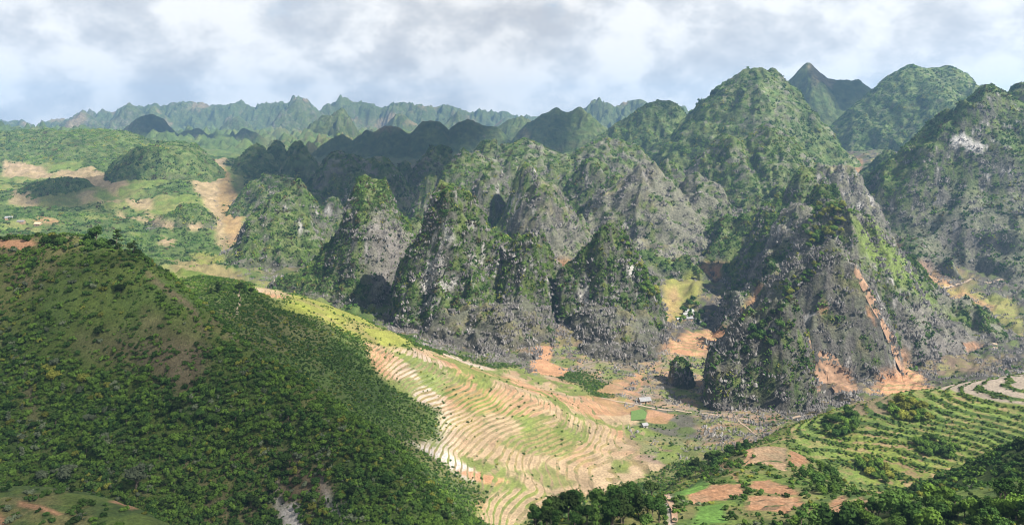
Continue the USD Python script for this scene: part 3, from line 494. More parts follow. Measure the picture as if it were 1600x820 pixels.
    pk('dark steep hump in shadow above the central crags', (689,227,1750), [(675,235),(661,251),(643,278)], [(701,236),(712,260),(720,285)], 232, .7)
    pk('little dark hump at the end of the shadowed rock wall', (633,250,1900), [(625,258),(612,285)], [(642,262),(650,285)], 233, .7)
    ridge('small twin green hump between the dark hump and the grey cone', [(708,275),(727,236),(738,245),(745,240),(760,270)], 1520, 234, .6, m=1.2, name='karst_ridge')
    pk('green and grey cone on the left above the valley fields', (447,294,1250), [(423,320),(405,338),(390,352),(372,395)], [(474,299),(486,315),(496,331),(515,362),(525,400)], 235, .68, front=[(15,5),(60,50),(95,105)])
    ridge('low brown rocky shoulder behind the left cone', [(395,285),(415,276),(440,274),(465,282),(485,295),(505,315)], 1600, 236, .6, m=.9, name='karst_ridge')
    pk('tall green topped sugarloaf with grey scree face, left of the central crags', (577,289,1020), [(562,291),(555,294),(548,308),(540,322),(529,353),(515,380),(504,395),(482,428),(470,445)], [(592,290),(602,298),(611,315),(617,328),(635,357),(654,385),(668,410)], 237, .78, cliff=1.5, front=[(20,6),(60,80),(95,180)], patches=[('rock', ((590,335),(622,350),(655,385),(655,425),(622,465),(588,445),(572,385)), .8, 14, 14)])
    pk('great central crag with streaked white cliffs', (709,293,880), [(698,297),(685,312),(673,330),(659,375),(644,398),(632,438),(618,470),(612,510)], [(722,298),(734,308),(746,326),(756,354),(768,388),(797,400),(830,440)], 238, 1.0, amp=1.25, rockc='darkrock', cliff=1.0, name='karst_crag', front=[(18,6),(40,60),(62,120),(110,190)], patches=[('pale', ((690,350),(705,352),(712,378),(697,382)), .9, 2.5, 1.5), ('pale', ((668,398),(690,385),(692,428),(680,436),(664,458),(656,446)), .8, 3, 2), ('pale', ((728,345),(742,342),(745,352),(732,356)), .7, 2, 1.5)])
    pk('dark wooded outcrop between the two central crags', (827,363,850), [(812,372),(798,388),(790,410)], [(840,368),(849,376),(863,404),(880,433)], 239, 1.0, amp=1.2, rockc='darkrock', cliff=1.0, name='karst_crag', front=[(15,6),(40,70),(60,120)])
    pk('narrow dark crag with a bright green right flank', (949,351,830), [(931,374),(921,389),(899,420),(885,432),(872,452),(866,490)], [(960,355),(977,372),(990,390),(997,401),(1006,416),(1016,438),(1030,456),(1040,490),(1044,540)], 240, 1.0, amp=1.25, rockc='darkrock', cliff=1.0, name='karst_crag', front=[(15,8),(40,80),(65,135)], patches=[('pale', ((903,450),(918,438),(922,468),(908,478)), .8, 2, 1.5), ('pale', ((980,410),(993,412),(990,434),(978,430)), .8, 2, 1.5)])
    pk('green knob between the sugarloaf and the central crag', (652,338,1180), [(641,348),(630,372)], [(664,350),(677,378)], 263, .8)
    pk('small grey cone in the gap left of the dark crag', (884,322,1230), [(873,334),(860,356)], [(896,336),(910,360)], 264, .35)
    pk('small green cone between the blunt cone and the saddle ridge', (800,244,1500), [(789,256),(777,280)], [(811,258),(822,282)], 265, .7)
    pk('low stony cone at the right foot of the stony pyramid', (1122,300,1260), [(1108,314),(1092,340)], [(1136,316),(1152,344)], 266, .35)
    pk('small stony knob between the stony pyramid and the grey cone', (1052,292,1290), [(1041,302),(1030,322)], [(1063,304),(1075,326)], 267, .35)
    pk('small sharp cone left of the central crag in shadow', (672,272,1480), [(662,284),(650,310)], [(683,286),(695,312)], 268, .6)
    pk('dark little cone in front of the shadowed rock wall', (560,268,1560), [(549,282),(537,306)], [(572,284),(585,310)], 269, .7)
    pk('low shadowed cone right of the left green cone', (520,306,1420), [(509,318),(497,340)], [(531,320),(543,344)], 270, .5)
    # right hand group
    pk('stony grey cone behind the wooded cone, above the gully', (1304,259,1260), [(1290,270),(1275,290)], [(1318,275),(1334,293),(1359,319),(1380,345)], 241, .25, front=[(20,16),(60,80),(100,170)])
    pk('dark wooded cone with long left ridge, right of the stony pyramid', (1259,261,1150), [(1248,268),(1235,281),(1223,306),(1205,322),(1188,334)], [(1270,264),(1282,270),(1295,290)], 242, .8, front=[(20,16),(60,80),(100,170)])
    pk('small dark wooded knob below the dark wooded cone', (1287,287,1060), [(1278,294),(1265,318)], [(1296,298),(1305,315)], 243, .8, front=[(20,16),(60,80),(100,170)])
    pk('small dark spike of rock on the left ridge of the wooded cone', (1199,313,1080), [(1192,318),(1186,335)], [(1206,322),(1214,345)], 244, .7, front=[(20,16),(60,80),(100,170)])
    pk('grey stone pyramid between dark wooded ridges', (1250,317,1010), [(1238,325),(1223,338),(1205,378),(1195,400)], [(1260,323),(1270,337),(1285,365)], 245, .25, front=[(20,16),(60,80),(100,170)])
    pk('small dark boulder spire on the right ridge', (1351,322,1040), [(1344,328),(1338,340)], [(1359,334),(1366,350)], 246, .3, front=[(20,16),(60,80),(100,170)])
    pk('sunlit tree topped ridge descending to the right', (1308,314,900), [(1295,316),(1280,322),(1268,338),(1256,354),(1235,396),(1215,422),(1195,445),(1160,480)], [(1329,332),(1345,342),(1362,352),(1400,395),(1440,440),(1500,492),(1560,537),(1590,557)], 247, .46, amp=.9, name='karst_ridge', front=[(30,14),(80,90),(120,170)], patches=[('grass', ((1326,338),(1380,365),(1440,445),(1510,505),(1455,490),(1390,430),(1345,400)), .85, 8, 8), ('rock', ((1400,480),(1480,470),(1530,530),(1590,560),(1500,600),(1440,590)), .7, 12, 10), ('soil', ((1505,535),(1535,533),(1545,543),(1510,547)), .9, 2, 3), ('soil', ((1180,445),(1215,440),(1190,490),(1140,520),(1150,495)), .8, 6, 8)])
    pk('grey pinnacled pyramid with an orange gully at its right', (1299,379,770), [(1283,388),(1266,418),(1246,424),(1230,438),(1217,450),(1190,490)], [(1315,391),(1329,410),(1344,432),(1356,458),(1378,500),(1392,545),(1400,585)], 248, .20, amp=1.0, rockc='darkrock', name='karst_crag', front=[(20,8),(60,70),(100,170)], patches=gull)
    pk('dark cliffed outcrop hung with trees in front of the pinnacled pyramid', (1222,479,640), [(1208,484),(1202,488),(1175,501),(1154,533),(1135,545),(1113,558),(1104,600),(1100,640)], [(1237,487),(1250,520),(1261,556),(1266,612),(1276,645)], 249, .52, amp=1.3, rockc='darkrock', cliff=.95, name='karst_crag', front=[(18,8),(38,70),(55,140)])
    pk('small wooded rock standing in the brown valley fields', (1062,560,690), [(1050,565),(1044,585)], [(1074,566),(1080,590)], 250, .8, name='karst_outcrop')
    pk('low dark mound of stone teeth below the central crags', (796,473,800), [(760,479),(720,492),(680,512),(650,535),(632,560)], [(820,478),(845,490),(866,508),(880,530)], 261, .10, amp=1.0, name='rocky_mound', rockc='darkrock', front=[(40,16),(100,60),(160,100),(200,112)])
    pk('dark rocky apron under the narrow dark crag', (958,482,790), [(920,492),(895,512),(872,540),(860,565)], [(990,490),(1015,505),(1035,530),(1045,560)], 262, .14, amp=1.1, name='rocky_mound', rockc='darkrock', front=[(40,18),(100,75),(150,115),(190,132)])
    # left hills
    ridge('long low green hill behind the bare tan fields at far left', [(-80,210),(0,207),(40,204),(78,203),(105,207),(130,203),(155,203),(180,205),(205,214),(228,226)], 2350, 251, .95, m=.45, mlat=.6, w=60, amp=.4, name='green_hill')
    peak('rounded green hill half in cloud shadow, left of centre', (268,222,1900), [(240,226),(215,236),(190,248),(172,262),(165,280)], [(295,224),(312,235),(325,250),(340,265)], 252, .95, amp=.4, name='green_hill', front=[(60,12),(90,50),(110,100)])
    peak('small wooded green knoll beside the pale field strip', (300,318,1450), [(285,325),(262,345),(250,360)], [(318,325),(332,345),(340,365)], 253, .9, amp=.5, name='green_hill', front=[(20,8),(40,40)])
    peak('dark wooded rise under the tan fields at far left', (90,280,1700), [(60,285),(20,300),(-30,320)], [(130,288),(150,305),(165,330)], 254, .95, amp=.4, name='green_hill', front=[(40,12),(80,50)])
hills()

# ------------------------------------------------------------------ clouds overhead whose shade lies on the land
M_cloud = usdkit.material(stage, '/World/Looks/cloud', {'a': ('attribute', dict(attribute='dens')), 'd': ('diffuse_bsdf', dict(color=(.9, .9, .92))), 't': ('transparent_bsdf', {}), 'm': ('mix_closure', {})},
    [('a.fac', 'm.fac'), ('t.BSDF', 'm.closure1'), ('d.BSDF', 'm.closure2')], surface='m.closure')
def cloud(pts, seed, label, alt=1900., thick=1.0, dens=.62, soft=120.):
    w = np.array([P(*p) for p in pts]); w = w + SUN * ((alt - w[:, 2]) / SUN[2])[:, None]
    poly = Polygon(w[:, :2]).buffer(0); b = poly.bounds; step = max((b[2] - b[0]) / 90, (b[3] - b[1]) / 90, 6.)
    m = soft * .8
    X, Y = np.meshgrid(np.arange(b[0] - m, b[2] + m, step), np.arange(b[1] - m, b[3] + m, step), indexing='ij')
    ins = inside(poly, X, Y, 0, soft * .35, seed) > .5
    e = distance_transform_edt(ins) * step
    H = np.sqrt(np.maximum(e, 0)) * 12 * thick * (.6 + .8 * nz(X, Y, 160, 4, seed)); keep = ins
    D = np.minimum(sstep(0, soft, e) * dens * (.8 + .4 * nz(X, Y, 120, 3, seed + 1)), .98)
    n, mm = X.shape; idx = np.arange(n * mm).reshape(n, mm)
    q = np.stack([idx[:-1, :-1], idx[1:, :-1], idx[1:, 1:], idx[:-1, 1:]], -1).reshape(-1, 4); q = q[keep.ravel()[q].any(1)]
    top = np.vstack([q[:, [0, 1, 2]], q[:, [0, 2, 3]]]); edge = (H.ravel() <= 0)
    v = np.vstack([np.stack([X, Y, alt + H], -1).reshape(-1, 3), np.stack([X, Y, alt - H * .12], -1).reshape(-1, 3)])
    f = np.vstack([top, top[:, ::-1] + n * mm]); f = np.where((f >= n * mm) & edge[f % (n * mm)], f - n * mm, f)
    us = np.unique(f); re = np.zeros(len(v), int); re[us] = np.arange(len(us))
    me = usdkit.mesh(stage, numbered('cloud'), (v[us], re[f]), M_cloud, smooth=True)
    primvar(me, 'dens', np.concatenate([D.ravel(), D.ravel()])[us], T.FloatArray)
    tag(me, label, 'cloud', None, 'structure')
cloud([(-250,330,420),(60,352,405),(200,372,388),(330,445,356),(380,440,560),(430,470,560),(520,500,545),(590,560,520),(690,645,500),(690,690,460),(640,700,330),(760,800,285),(900,900,225),(600,1300,140),(-400,1300,130),(-500,600,250)], 301, 'low cumulus over the left foreground hill, its shade on the scrub slope', 1100., dens=.45, soft=26)
cloud([(470,245,3000),(560,200,3300),(740,180,3300),(800,205,3050),(760,230,1900),(715,300,1560),(640,330,1420),(540,345,1380),(480,300,1480),(400,320,1480),(355,270,1800),(370,232,2300),(450,222,2400)], 302, 'broad cumulus over the dark middle ridges', 1900., dens=.90, soft=110)
cloud([(770,195,3700),(900,165,2900),(1000,155,2500),(1075,170,2450),(1040,230,2250),(900,240,2400),(800,225,2700)], 303, 'cumulus over the dark dome and the two pointed ridge', 1900., dens=.95, soft=110)
cloud([(150,200,3900),(300,195,3800),(420,200,3700),(430,245,3500),(190,230,3500)], 304, 'cumulus over the blue domes at far left', 1900., dens=.9, soft=120)
cloud([(10,290,1650),(90,278,1720),(190,262,1850),(230,230,1900),(262,250,1800),(225,300,1600),(170,350,1450),(40,330,1500)], 305, 'small cumulus over the dark woods below the tan fields', 1700., dens=.7, soft=70)
cloud([(1225,170,2900),(1255,105,3050),(1290,112,3050),(1370,140,3050),(1350,190,2800)], 306, 'small cumulus over the dark pointed mountain', 1900., dens=.9, soft=80)

# ------------------------------------------------------------------ haze
hz = trimesh.creation.box(bounds=[[-12500, -400, -120], [12500, 9800, 760]])
M_haze = usdkit.material(stage, '/World/Looks/haze', {'v': ('principled_volume', dict(color=(.34, .62, 1.0), density=7.2e-5, anisotropy=0.2))}, [], volume='v.volume')
tag(usdkit.mesh(stage, '/World/haze', hz, M_haze), 'thin blue haze lying over the whole valley', None, None, 'stuff')

# ------------------------------------------------------------------ plants and rocks: models
def leaf_material(name, col, trans=.25, vary=.45):
    c = np.array(col)
    return usdkit.material(stage, '/World/Looks/' + name, {'g': ('geometry', {}), 'o': ('object_info', {}), 'ad': ('math', dict(math_type='multiply_add', value2=.55)), 'sc': ('math', dict(math_type='multiply', value2=.65)),
        'r': ('rgb_ramp', dict(ramp=[(0, tuple(c * (1 - vary))), (.5, tuple(c)), (1, tuple(np.minimum(c * np.array([1.35, 1.25, 1.1]) * (1 + vary * .5), .6)))])),
        'd': ('diffuse_bsdf', {}), 't': ('translucent_bsdf', {}), 'm': ('mix_closure', dict(fac=trans))},
        [('g.random_per_island', 'ad.value1'), ('o.random', 'sc.value1'), ('sc.value', 'ad.value3'), ('ad.value', 'r.fac'), ('r.color', 'd.color'), ('r.color', 't.color'), ('d.BSDF', 'm.closure1'), ('t.BSDF', 'm.closure2')], surface='m.closure')
LEAF = {k: leaf_material('leaves_' + k, c) for k, c in dict(dark=(.042, .068, .020), deep=(.052, .105, .026), mid=(.078, .140, .032), fresh=(.115, .195, .035), yellow=(.205, .222, .045), pale=(.150, .180, .105), brown=(.085, .075, .035)).items()}
M_bark = usdkit.material(stage, '/World/Looks/bark', {'g': ('geometry', {}), 'n': ('noise_texture', dict(scale=3.0, detail=4.0)), 'r': ('rgb_ramp', dict(ramp=[(.3, (.07, .05, .035)), (.7, (.20, .16, .12))])), 'p': ('principled_bsdf', dict(roughness=.9))}, [('g.position', 'n.vector'), ('n.fac', 'r.fac'), ('r.color', 'p.base_color')], surface='p.BSDF')
M_stone = usdkit.material(stage, '/World/Looks/limestone', {'g': ('geometry', {}), 'o': ('object_info', {}), 'n': ('noise_texture', dict(scale=.9, detail=6.0, roughness=.7)), 'ad': ('math', dict(math_type='multiply_add', value2=.35)),
    'r': ('rgb_ramp', dict(ramp=[(.32, (.040, .038, .038)), (.5, (.090, .084, .080)), (.70, (.148, .138, .130)), (.95, (.27, .255, .24))])), 'p': ('principled_bsdf', dict(roughness=.95, specular_ior_level=.15))},
    [('g.position', 'n.vector'), ('o.random', 'ad.value1'), ('n.fac', 'ad.value3'), ('ad.value', 'r.fac'), ('r.color', 'p.base_color')], surface='p.BSDF')

def lump(c, r, rnd, sub=1, rough=.25):
    m = trimesh.creation.icosphere(sub); v = m.vertices * (1 + (rnd.random((len(m.vertices), 1)) - .5) * 2 * rough)
    return v * np.asarray(r) + np.asarray(c), m.faces
def cards(lumps, n, size, rnd, up=.25):
    """Small leaf clumps, each two bent faces, standing out from the surfaces of the lumps."""
    w = np.array([np.prod(np.broadcast_to(r, 3)) ** (2 / 3) for _, r in lumps]); k = rnd.choice(len(lumps), n, p=w / w.sum())
    q = rnd.normal(size=(n, 3)); q[:, 2] += up; q /= np.linalg.norm(q, axis=1, keepdims=True)
    cc = np.array([l[0] for l in lumps])[k]; rr = np.array([np.broadcast_to(l[1], 3) for l in lumps])[k]
    p = cc + q * rr * (.72 + .42 * rnd.random((n, 1)))
    nn = q + rnd.normal(size=(n, 3)) * .55; nn[:, 2] += .3; nn /= np.linalg.norm(nn, axis=1, keepdims=True)
    t = np.cross(nn, rnd.normal(size=(n, 3))); t /= np.linalg.norm(t, axis=1, keepdims=True); b = np.cross(nn, t)
    s = size * (.6 + .8 * rnd.random((n, 1)))
    v = np.stack([p - t * s * .5, p + b * s * .45 + nn * s * .1, p + t * s * .5, p - b * s * .45 + nn * s * .1], 1).reshape(-1, 3)
    i = np.arange(n)[:, None] * 4
    return v, np.vstack([i + [0, 2, 1], i + [0, 3, 2]])
def join(parts):
    vs, fs, o = [], [], 0
    for v, f in parts: vs.append(v); fs.append(np.asarray(f) + o); o += len(v)
    return np.vstack(vs), np.vstack(fs)
def shrub_mesh(seed, n=46, size=.42, h=1.0):
    rnd = np.random.default_rng(seed)
    ls = [((rnd.normal() * .42, rnd.normal() * .42, .38 * h + rnd.random() * .35 * h), np.array([.48, .48, .45 * h]) * (.65 + .6 * rnd.random())) for _ in range(4)]
    return join([lump(c, np.array(r) * .78, rnd) for c, r in ls] + [cards(ls, n, size, rnd)])
def thicket_mesh(seed, k=15, spread=4.2):
    """Several bushes of a slope together."""
    rnd = np.random.default_rng(seed); parts = []
    for _ in range(k):
        c = (rnd.random(2) - .5) * 2 * spread; r = (.45 + rnd.random() ** 2 * .95); hh = r * (.8 + .8 * rnd.random())
        parts.append(lump((c[0], c[1], hh * .35), (r, r, hh), rnd, 0 if r < .8 else 1, .32))
    return join(parts)
def spike(rnd, c, r, h, lean):
    k = 5; a = np.arange(k) * 2 * np.pi / k + rnd.random() * 6
    rings = []
    for t, s in ((-.25, 1.15), (.35, .85), (.75, .5), (1.0, .12)):
        rings.append(np.stack([c[0] + np.cos(a) * r * s * (.7 + .6 * rnd.random(k)) + lean[0] * t, c[1] + np.sin(a) * r * s * (.7 + .6 * rnd.random(k)) + lean[1] * t, np.full(k, h * t) + (rnd.random(k) - .5) * h * .2], -1))
    v = np.vstack(rings); f = []
    for i in range(3):
        for j in range(k):
            p, q = i * k + j, i * k + (j + 1) % k; f += [[p, q, q + k], [p, q + k, p + k]]
    f += [[15, 16, 17], [15, 17, 18], [15, 18, 19]]
    return v, np.array(f)
def pinnacles_mesh(seed, k=11, spread=4.0):
    rnd = np.random.default_rng(seed)
    return join([spike(rnd, (rnd.random(2) - .5) * 2 * spread, .45 + .75 * rnd.random() ** 2, (.7 + 1.9 * rnd.random() ** 2), rnd.normal(size=2) * .3) for _ in range(k)])

def project(p):
    return UC + p[:, 0] / p[:, 1] * F, VH + (CZ - p[:, 2]) / p[:, 1] * F
def sample(name, per_m2, which=2, poly=None, rnd=rng, power=1.0):
    """Points on a sheet, as dense as its planting weight says, in front of the camera and not facing away from it."""
    v, f = SHEETS[name][:2]; w = SHEETS[name][which]
    t = v[f]; nrm = np.cross(t[:, 1] - t[:, 0], t[:, 2] - t[:, 0]); ar = np.linalg.norm(nrm, axis=1) / 2; nrm = nrm / (2 * ar[:, None] + 1e-9)
    c = t.mean(1); fw = (np.ones(len(f)) if w is None else np.clip(w[f].mean(1), 0, 1) ** power) * ar
    u, vv = project(c); eye = c - np.array([0, 0, CZ]); eye /= np.linalg.norm(eye, axis=1, keepdims=True)
    fw = fw * ((u > -60) & (u < 1660) & (vv < 870) & ((nrm * eye).sum(1) < .25))
    if poly is not None: fw = fw * inside(poly, c[:, 0], c[:, 1])
    n = rnd.poisson(fw.sum() * per_m2) if fw.sum() > 0 else 0
    k = rnd.choice(len(f), n, p=fw / fw.sum()) if n else np.zeros(0, int)
    a, b = rnd.random((2, n, 1)); flip = a + b > 1; a = np.where(flip, 1 - a, a); b = np.where(flip, 1 - b, b)
    return t[k, 0] + a * (t[k, 1] - t[k, 0]) + b * (t[k, 2] - t[k, 0]), nrm[k]
def quats(nrm, tilt, rnd):
    """Turn about the upright, then lean part of the way to the slope's normal."""
    n = len(nrm); z = np.array([0, 0, 1.0]) * (1 - tilt) + nrm * tilt; z /= np.linalg.norm(z, axis=1, keepdims=True)
    a = rnd.random(n) * np.pi; q1 = np.stack([np.cos(a), 0 * a, 0 * a, np.sin(a)], -1)
    w = 1 + z[:, 2]; q2 = np.stack([w, -z[:, 1], z[:, 0], 0 * w], -1); q2 /= np.linalg.norm(q2, axis=1, keepdims=True)
    A, B = q2, q1
    return np.stack([A[:, 0] * B[:, 0] - A[:, 3] * B[:, 3], A[:, 1] * B[:, 0] + A[:, 2] * B[:, 3], A[:, 2] * B[:, 0] - A[:, 1] * B[:, 3], A[:, 0] * B[:, 3] + A[:, 3] * B[:, 0]], -1)
COUNT = {}
def cover(name, label, protos, pos, nrm, lo, hi, weights=None, tilt=.3, tall=1.0, seed=1, power=1.6):
    """Ground cover: one PointInstancer over (mesh, material) models. weights: per model, or per point and model."""
    rnd = np.random.default_rng(seed); n = len(pos); path = numbered(name)
    pi = UsdGeom.PointInstancer.Define(stage, path); targets = []
    for m, mat in protos:
        me = usdkit.mesh(stage, numbered('plant' if mat is not M_stone else 'rock', path), m, mat, smooth=False); targets.append(me.GetPath())
    pi.CreatePrototypesRel().SetTargets(targets)
    if weights is None: k = rnd.integers(0, len(protos), n)
    else:
        w = np.broadcast_to(np.asarray(weights, float), (n, len(protos))); cw = np.cumsum(w / w.sum(1, keepdims=True), 1); k = (rnd.random((n, 1)) > cw).sum(1).clip(0, len(protos) - 1)
    s = lo + (hi - lo) * rnd.random(n) ** power; sc = np.stack([s, s, s * tall * (.8 + .4 * rnd.random(n))], -1)
    pi.CreateProtoIndicesAttr(Vt.IntArray.FromNumpy(k.astype(np.int32))); pi.CreatePositionsAttr(Vt.Vec3fArray.FromNumpy(pos.astype(np.float32)))
    pi.CreateScalesAttr(Vt.Vec3fArray.FromNumpy(sc.astype(np.float32)))
    q = quats(nrm, tilt, rnd).astype(np.float32)
    pi.CreateOrientationsAttr(Vt.QuathArray([Gf.Quath(float(a[0]), float(a[1]), float(a[2]), float(a[3])) for a in q]))
    tag(pi, label, None, None, 'stuff'); COUNT[path] = n
SH = [shrub_mesh(500 + i) for i in range(3)]; TH = [thicket_mesh(520 + i) for i in range(4)]; PN = [pinnacles_mesh(540 + i) for i in range(4)]
def models(meshes, mats): return [(m, LEAF[k]) for k in mats for m in meshes]
def wts(meshes, ws): return [w for w in ws for _ in meshes]

def plant():
    S = lambda *a, **k: sample(*a, rnd=np.random.default_rng(900 + len(COUNT)), **k)
    p, n = S('foreground_hill', 1.25)
    big = nz(p[:, 0], p[:, 1], 22, 3, 701); mats = ['dark', 'deep', 'mid', 'fresh', 'yellow', 'pale']
    def patchy(p, base, L=22, seed=701):
        b = nz(p[:, 0], p[:, 1], L, 3, seed); b2 = nz(p[:, 0], p[:, 1], L * .6, 2, seed + 1)
        f = np.stack([1 + 0 * b, 1 + 0 * b, 1 + 0 * b, .3 + 3 * sstep(.5, .65, b), .3 + 2 * sstep(.55, .7, b2), .4 + 3 * sstep(.6, .7, b2)], -1) * np.array(base)
        return np.repeat(f, len(SH), 1)
    cover('scrub', 'bushes and low scrub massed over the left foreground hill', models(SH, mats), p, n, .22, 1.65, patchy(p, [.15, .9, 1.9, 1.9, .3, .3]), tall=1.05, seed=2, power=3.4)
    p, n = S('grassy_knoll', .16)
    cover('scrub', 'scattered bushes and tufts on the grassy knoll at bottom left', models(SH, mats), p, n, .35, 1.4, patchy(p, [.4, 1, 1.6, 1, .6, .8], 10), tall=.9, seed=3)
    p, n = S('terraced_valley', .6)
    cover('scrub', 'dense scrub forest on the shaded ridge behind the left hill and in the terrace edges', models(SH, mats), p, n, .35, .95, patchy(p, [.2, 1.4, 1.8, .7, .3, .1], 40), tall=1.2, seed=4)
    p, n = S('terraced_hill', 1.0)
    cover('scrub', 'hedges and crop rows along the terraces of the right hand hill', models(SH, mats), p, n, .30, .85, patchy(p, [.3, .8, 1.6, 1.6, .9, 0], 30), tall=.9, seed=5)
    p, n = S('shaded_spur', .30)
    cover('scrub', 'scrub over the short dark spur at lower right', models(SH, mats), p, n, .6, 1.7, patchy(p, [1, 1.6, 1.4, .6, .2, .1], 20), seed=6)
    p, n = S('near_bank', .22)
    cover('scrub', 'bushes and weeds between the small fields of the near bank', models(SH, mats), p, n, .25, 1.0, patchy(p, [.8, 1.5, 1.5, .8, .5, .2], 14), seed=7)
    # karst
    near = [k for k in PEAKS if PEAKS[k][4] < 1100]; mid = [k for k in PEAKS if 1100 <= PEAKS[k][4] < 1800]; far = [k for k in PEAKS if 1800 <= PEAKS[k][4] < 2600]
    def many(names, per, which=2, power=1.0):
        r = [S(k, per, which=which, power=power) for k in names]; return np.vstack([a for a, _ in r]), np.vstack([b for _, b in r])
    km = ['dark', 'deep', 'mid', 'fresh', 'yellow', 'brown']
    def kw(p, base, L=60, seed=711):
        b = nz(p[:, 0], p[:, 1], L, 3, seed); f = np.stack([1.3 - b, 1 + 0 * b, 1 + 0 * b, .3 + 2.5 * sstep(.5, .68, b), .2 + 2 * sstep(.55, .7, b), .5 + sstep(.55, .4, b)], -1) * np.array(base)
        return f
    p, n = many(near, .15)
    cover('hill_scrub', 'trees and scrub clinging to the nearer karst crags', models(TH, km), p, n, .22, .75, np.repeat(kw(p, [.3, .9, 1.6, 1.4, .8, .5]), 4, 1), tilt=.75, tall=1.25, seed=8)
    p, n = many(near, .055, 3, 1.2)
    cover('rock_pinnacles', 'grey limestone pinnacles bristling on the nearer karst slopes', [(m, M_stone) for m in PN], p, n, .4, 1.35, tilt=.3, tall=1.2, seed=9, power=2.2)
    p, n = many(mid, .038)
    cover('hill_scrub', 'scrub over the karst cones of the middle distance', models(TH, km), p, n, .35, 1.05, np.repeat(kw(p, [.2, .8, 1.6, 1.4, .8, .5], 90), 4, 1), tilt=.8, tall=1.1, seed=10)
    p, n = many(mid, .020, 3)
    cover('rock_pinnacles', 'grey limestone rubble on the karst cones of the middle distance', [(m, M_stone) for m in PN], p, n, .5, 1.6, tilt=.4, tall=1.1, seed=11, power=2.2)
    p, n = many(far, .012)
    cover('hill_scrub', 'woods over the higher hills beyond', models(TH, km), p, n, .55, 1.5, np.repeat(kw(p, [.2, .8, 1.6, 1.4, .8, .2], 160), 4, 1), tilt=.8, seed=12)
    p, n = S('valley_floor', .018)
    cover('valley_scrub', 'trees and scrub scattered through the valley', models(TH, km), p, n, .4, 1.4, np.repeat(kw(p, [1.3, 1.6, 1.1, .6, .3, .3], 130), 4, 1), tilt=.5, seed=13)
    p, n = S('valley_floor', .05, which=3)
    p2, n2 = S('terraced_valley', .05, which=3)
    cover('rock_pinnacles', 'grey stone teeth covering the rocky valley floor', [(m, M_stone) for m in PN], np.vstack([p, p2]), np.vstack([n, n2]), .35, 1.2, tilt=.3, tall=1.0, seed=14, power=2.2)
plant()

# ------------------------------------------------------------------ single trees
def ground(name):
    """Height of a finished sheet."""
    if name == 'valley_floor':
        a0, da, b0, db, Z = FARZ
        return lambda x, y: map_coordinates(Z, [(x / y - a0) / da, (np.log(np.maximum(y, 1)) - b0) / db], order=1, mode='nearest')
    x0, dx, y0, dy, Z = GRID[name]
    return lambda x, y: map_coordinates(Z, [(np.asarray(x) - x0) / dx, (np.asarray(y) - y0) / dy], order=1, mode='constant', cval=-999.)
REACH = {'foreground_hill': (200, 470), 'grassy_knoll': (140, 235), 'terraced_valley': (385, 760), 'terraced_hill': (320, 528), 'shaded_spur': (206, 378), 'near_bank': (99, 344), 'valley_floor': (395, 4000)}
def spot(u, v, name):
    lo, hi = REACH.get(name) or (PEAKS[name][4] * .6, PEAKS[name][4] * 1.5); p = hit(u, v, ground(name), lo, hi)
    for k in range(12):        # a sight line just over a crest: stand on the crest
        if p[2] > -500 and p[1] < hi * .999: break
        p = hit(u, v + 2.5 * (k + 1), ground(name), lo, hi)
    return p
def limb(p0, p1, r0, r1, k=6):
    p0, p1 = np.array(p0, float), np.array(p1, float); t = (p1 - p0) / np.linalg.norm(p1 - p0)
    a = np.cross(t, [0, 1, .3]); a /= np.linalg.norm(a); b = np.cross(t, a); an = np.arange(k) * 2 * np.pi / k
    ring = lambda p, r: p + r * (np.cos(an)[:, None] * a + np.sin(an)[:, None] * b)
    v = np.vstack([ring(p0, r0), ring(p1, r1), p1[None]]); f = []
    for j in range(k):
        q = (j + 1) % k; f += [[j, q, q + k], [j, q + k, j + k], [j + k, q + k, 2 * k]]
    return v, np.array(f)
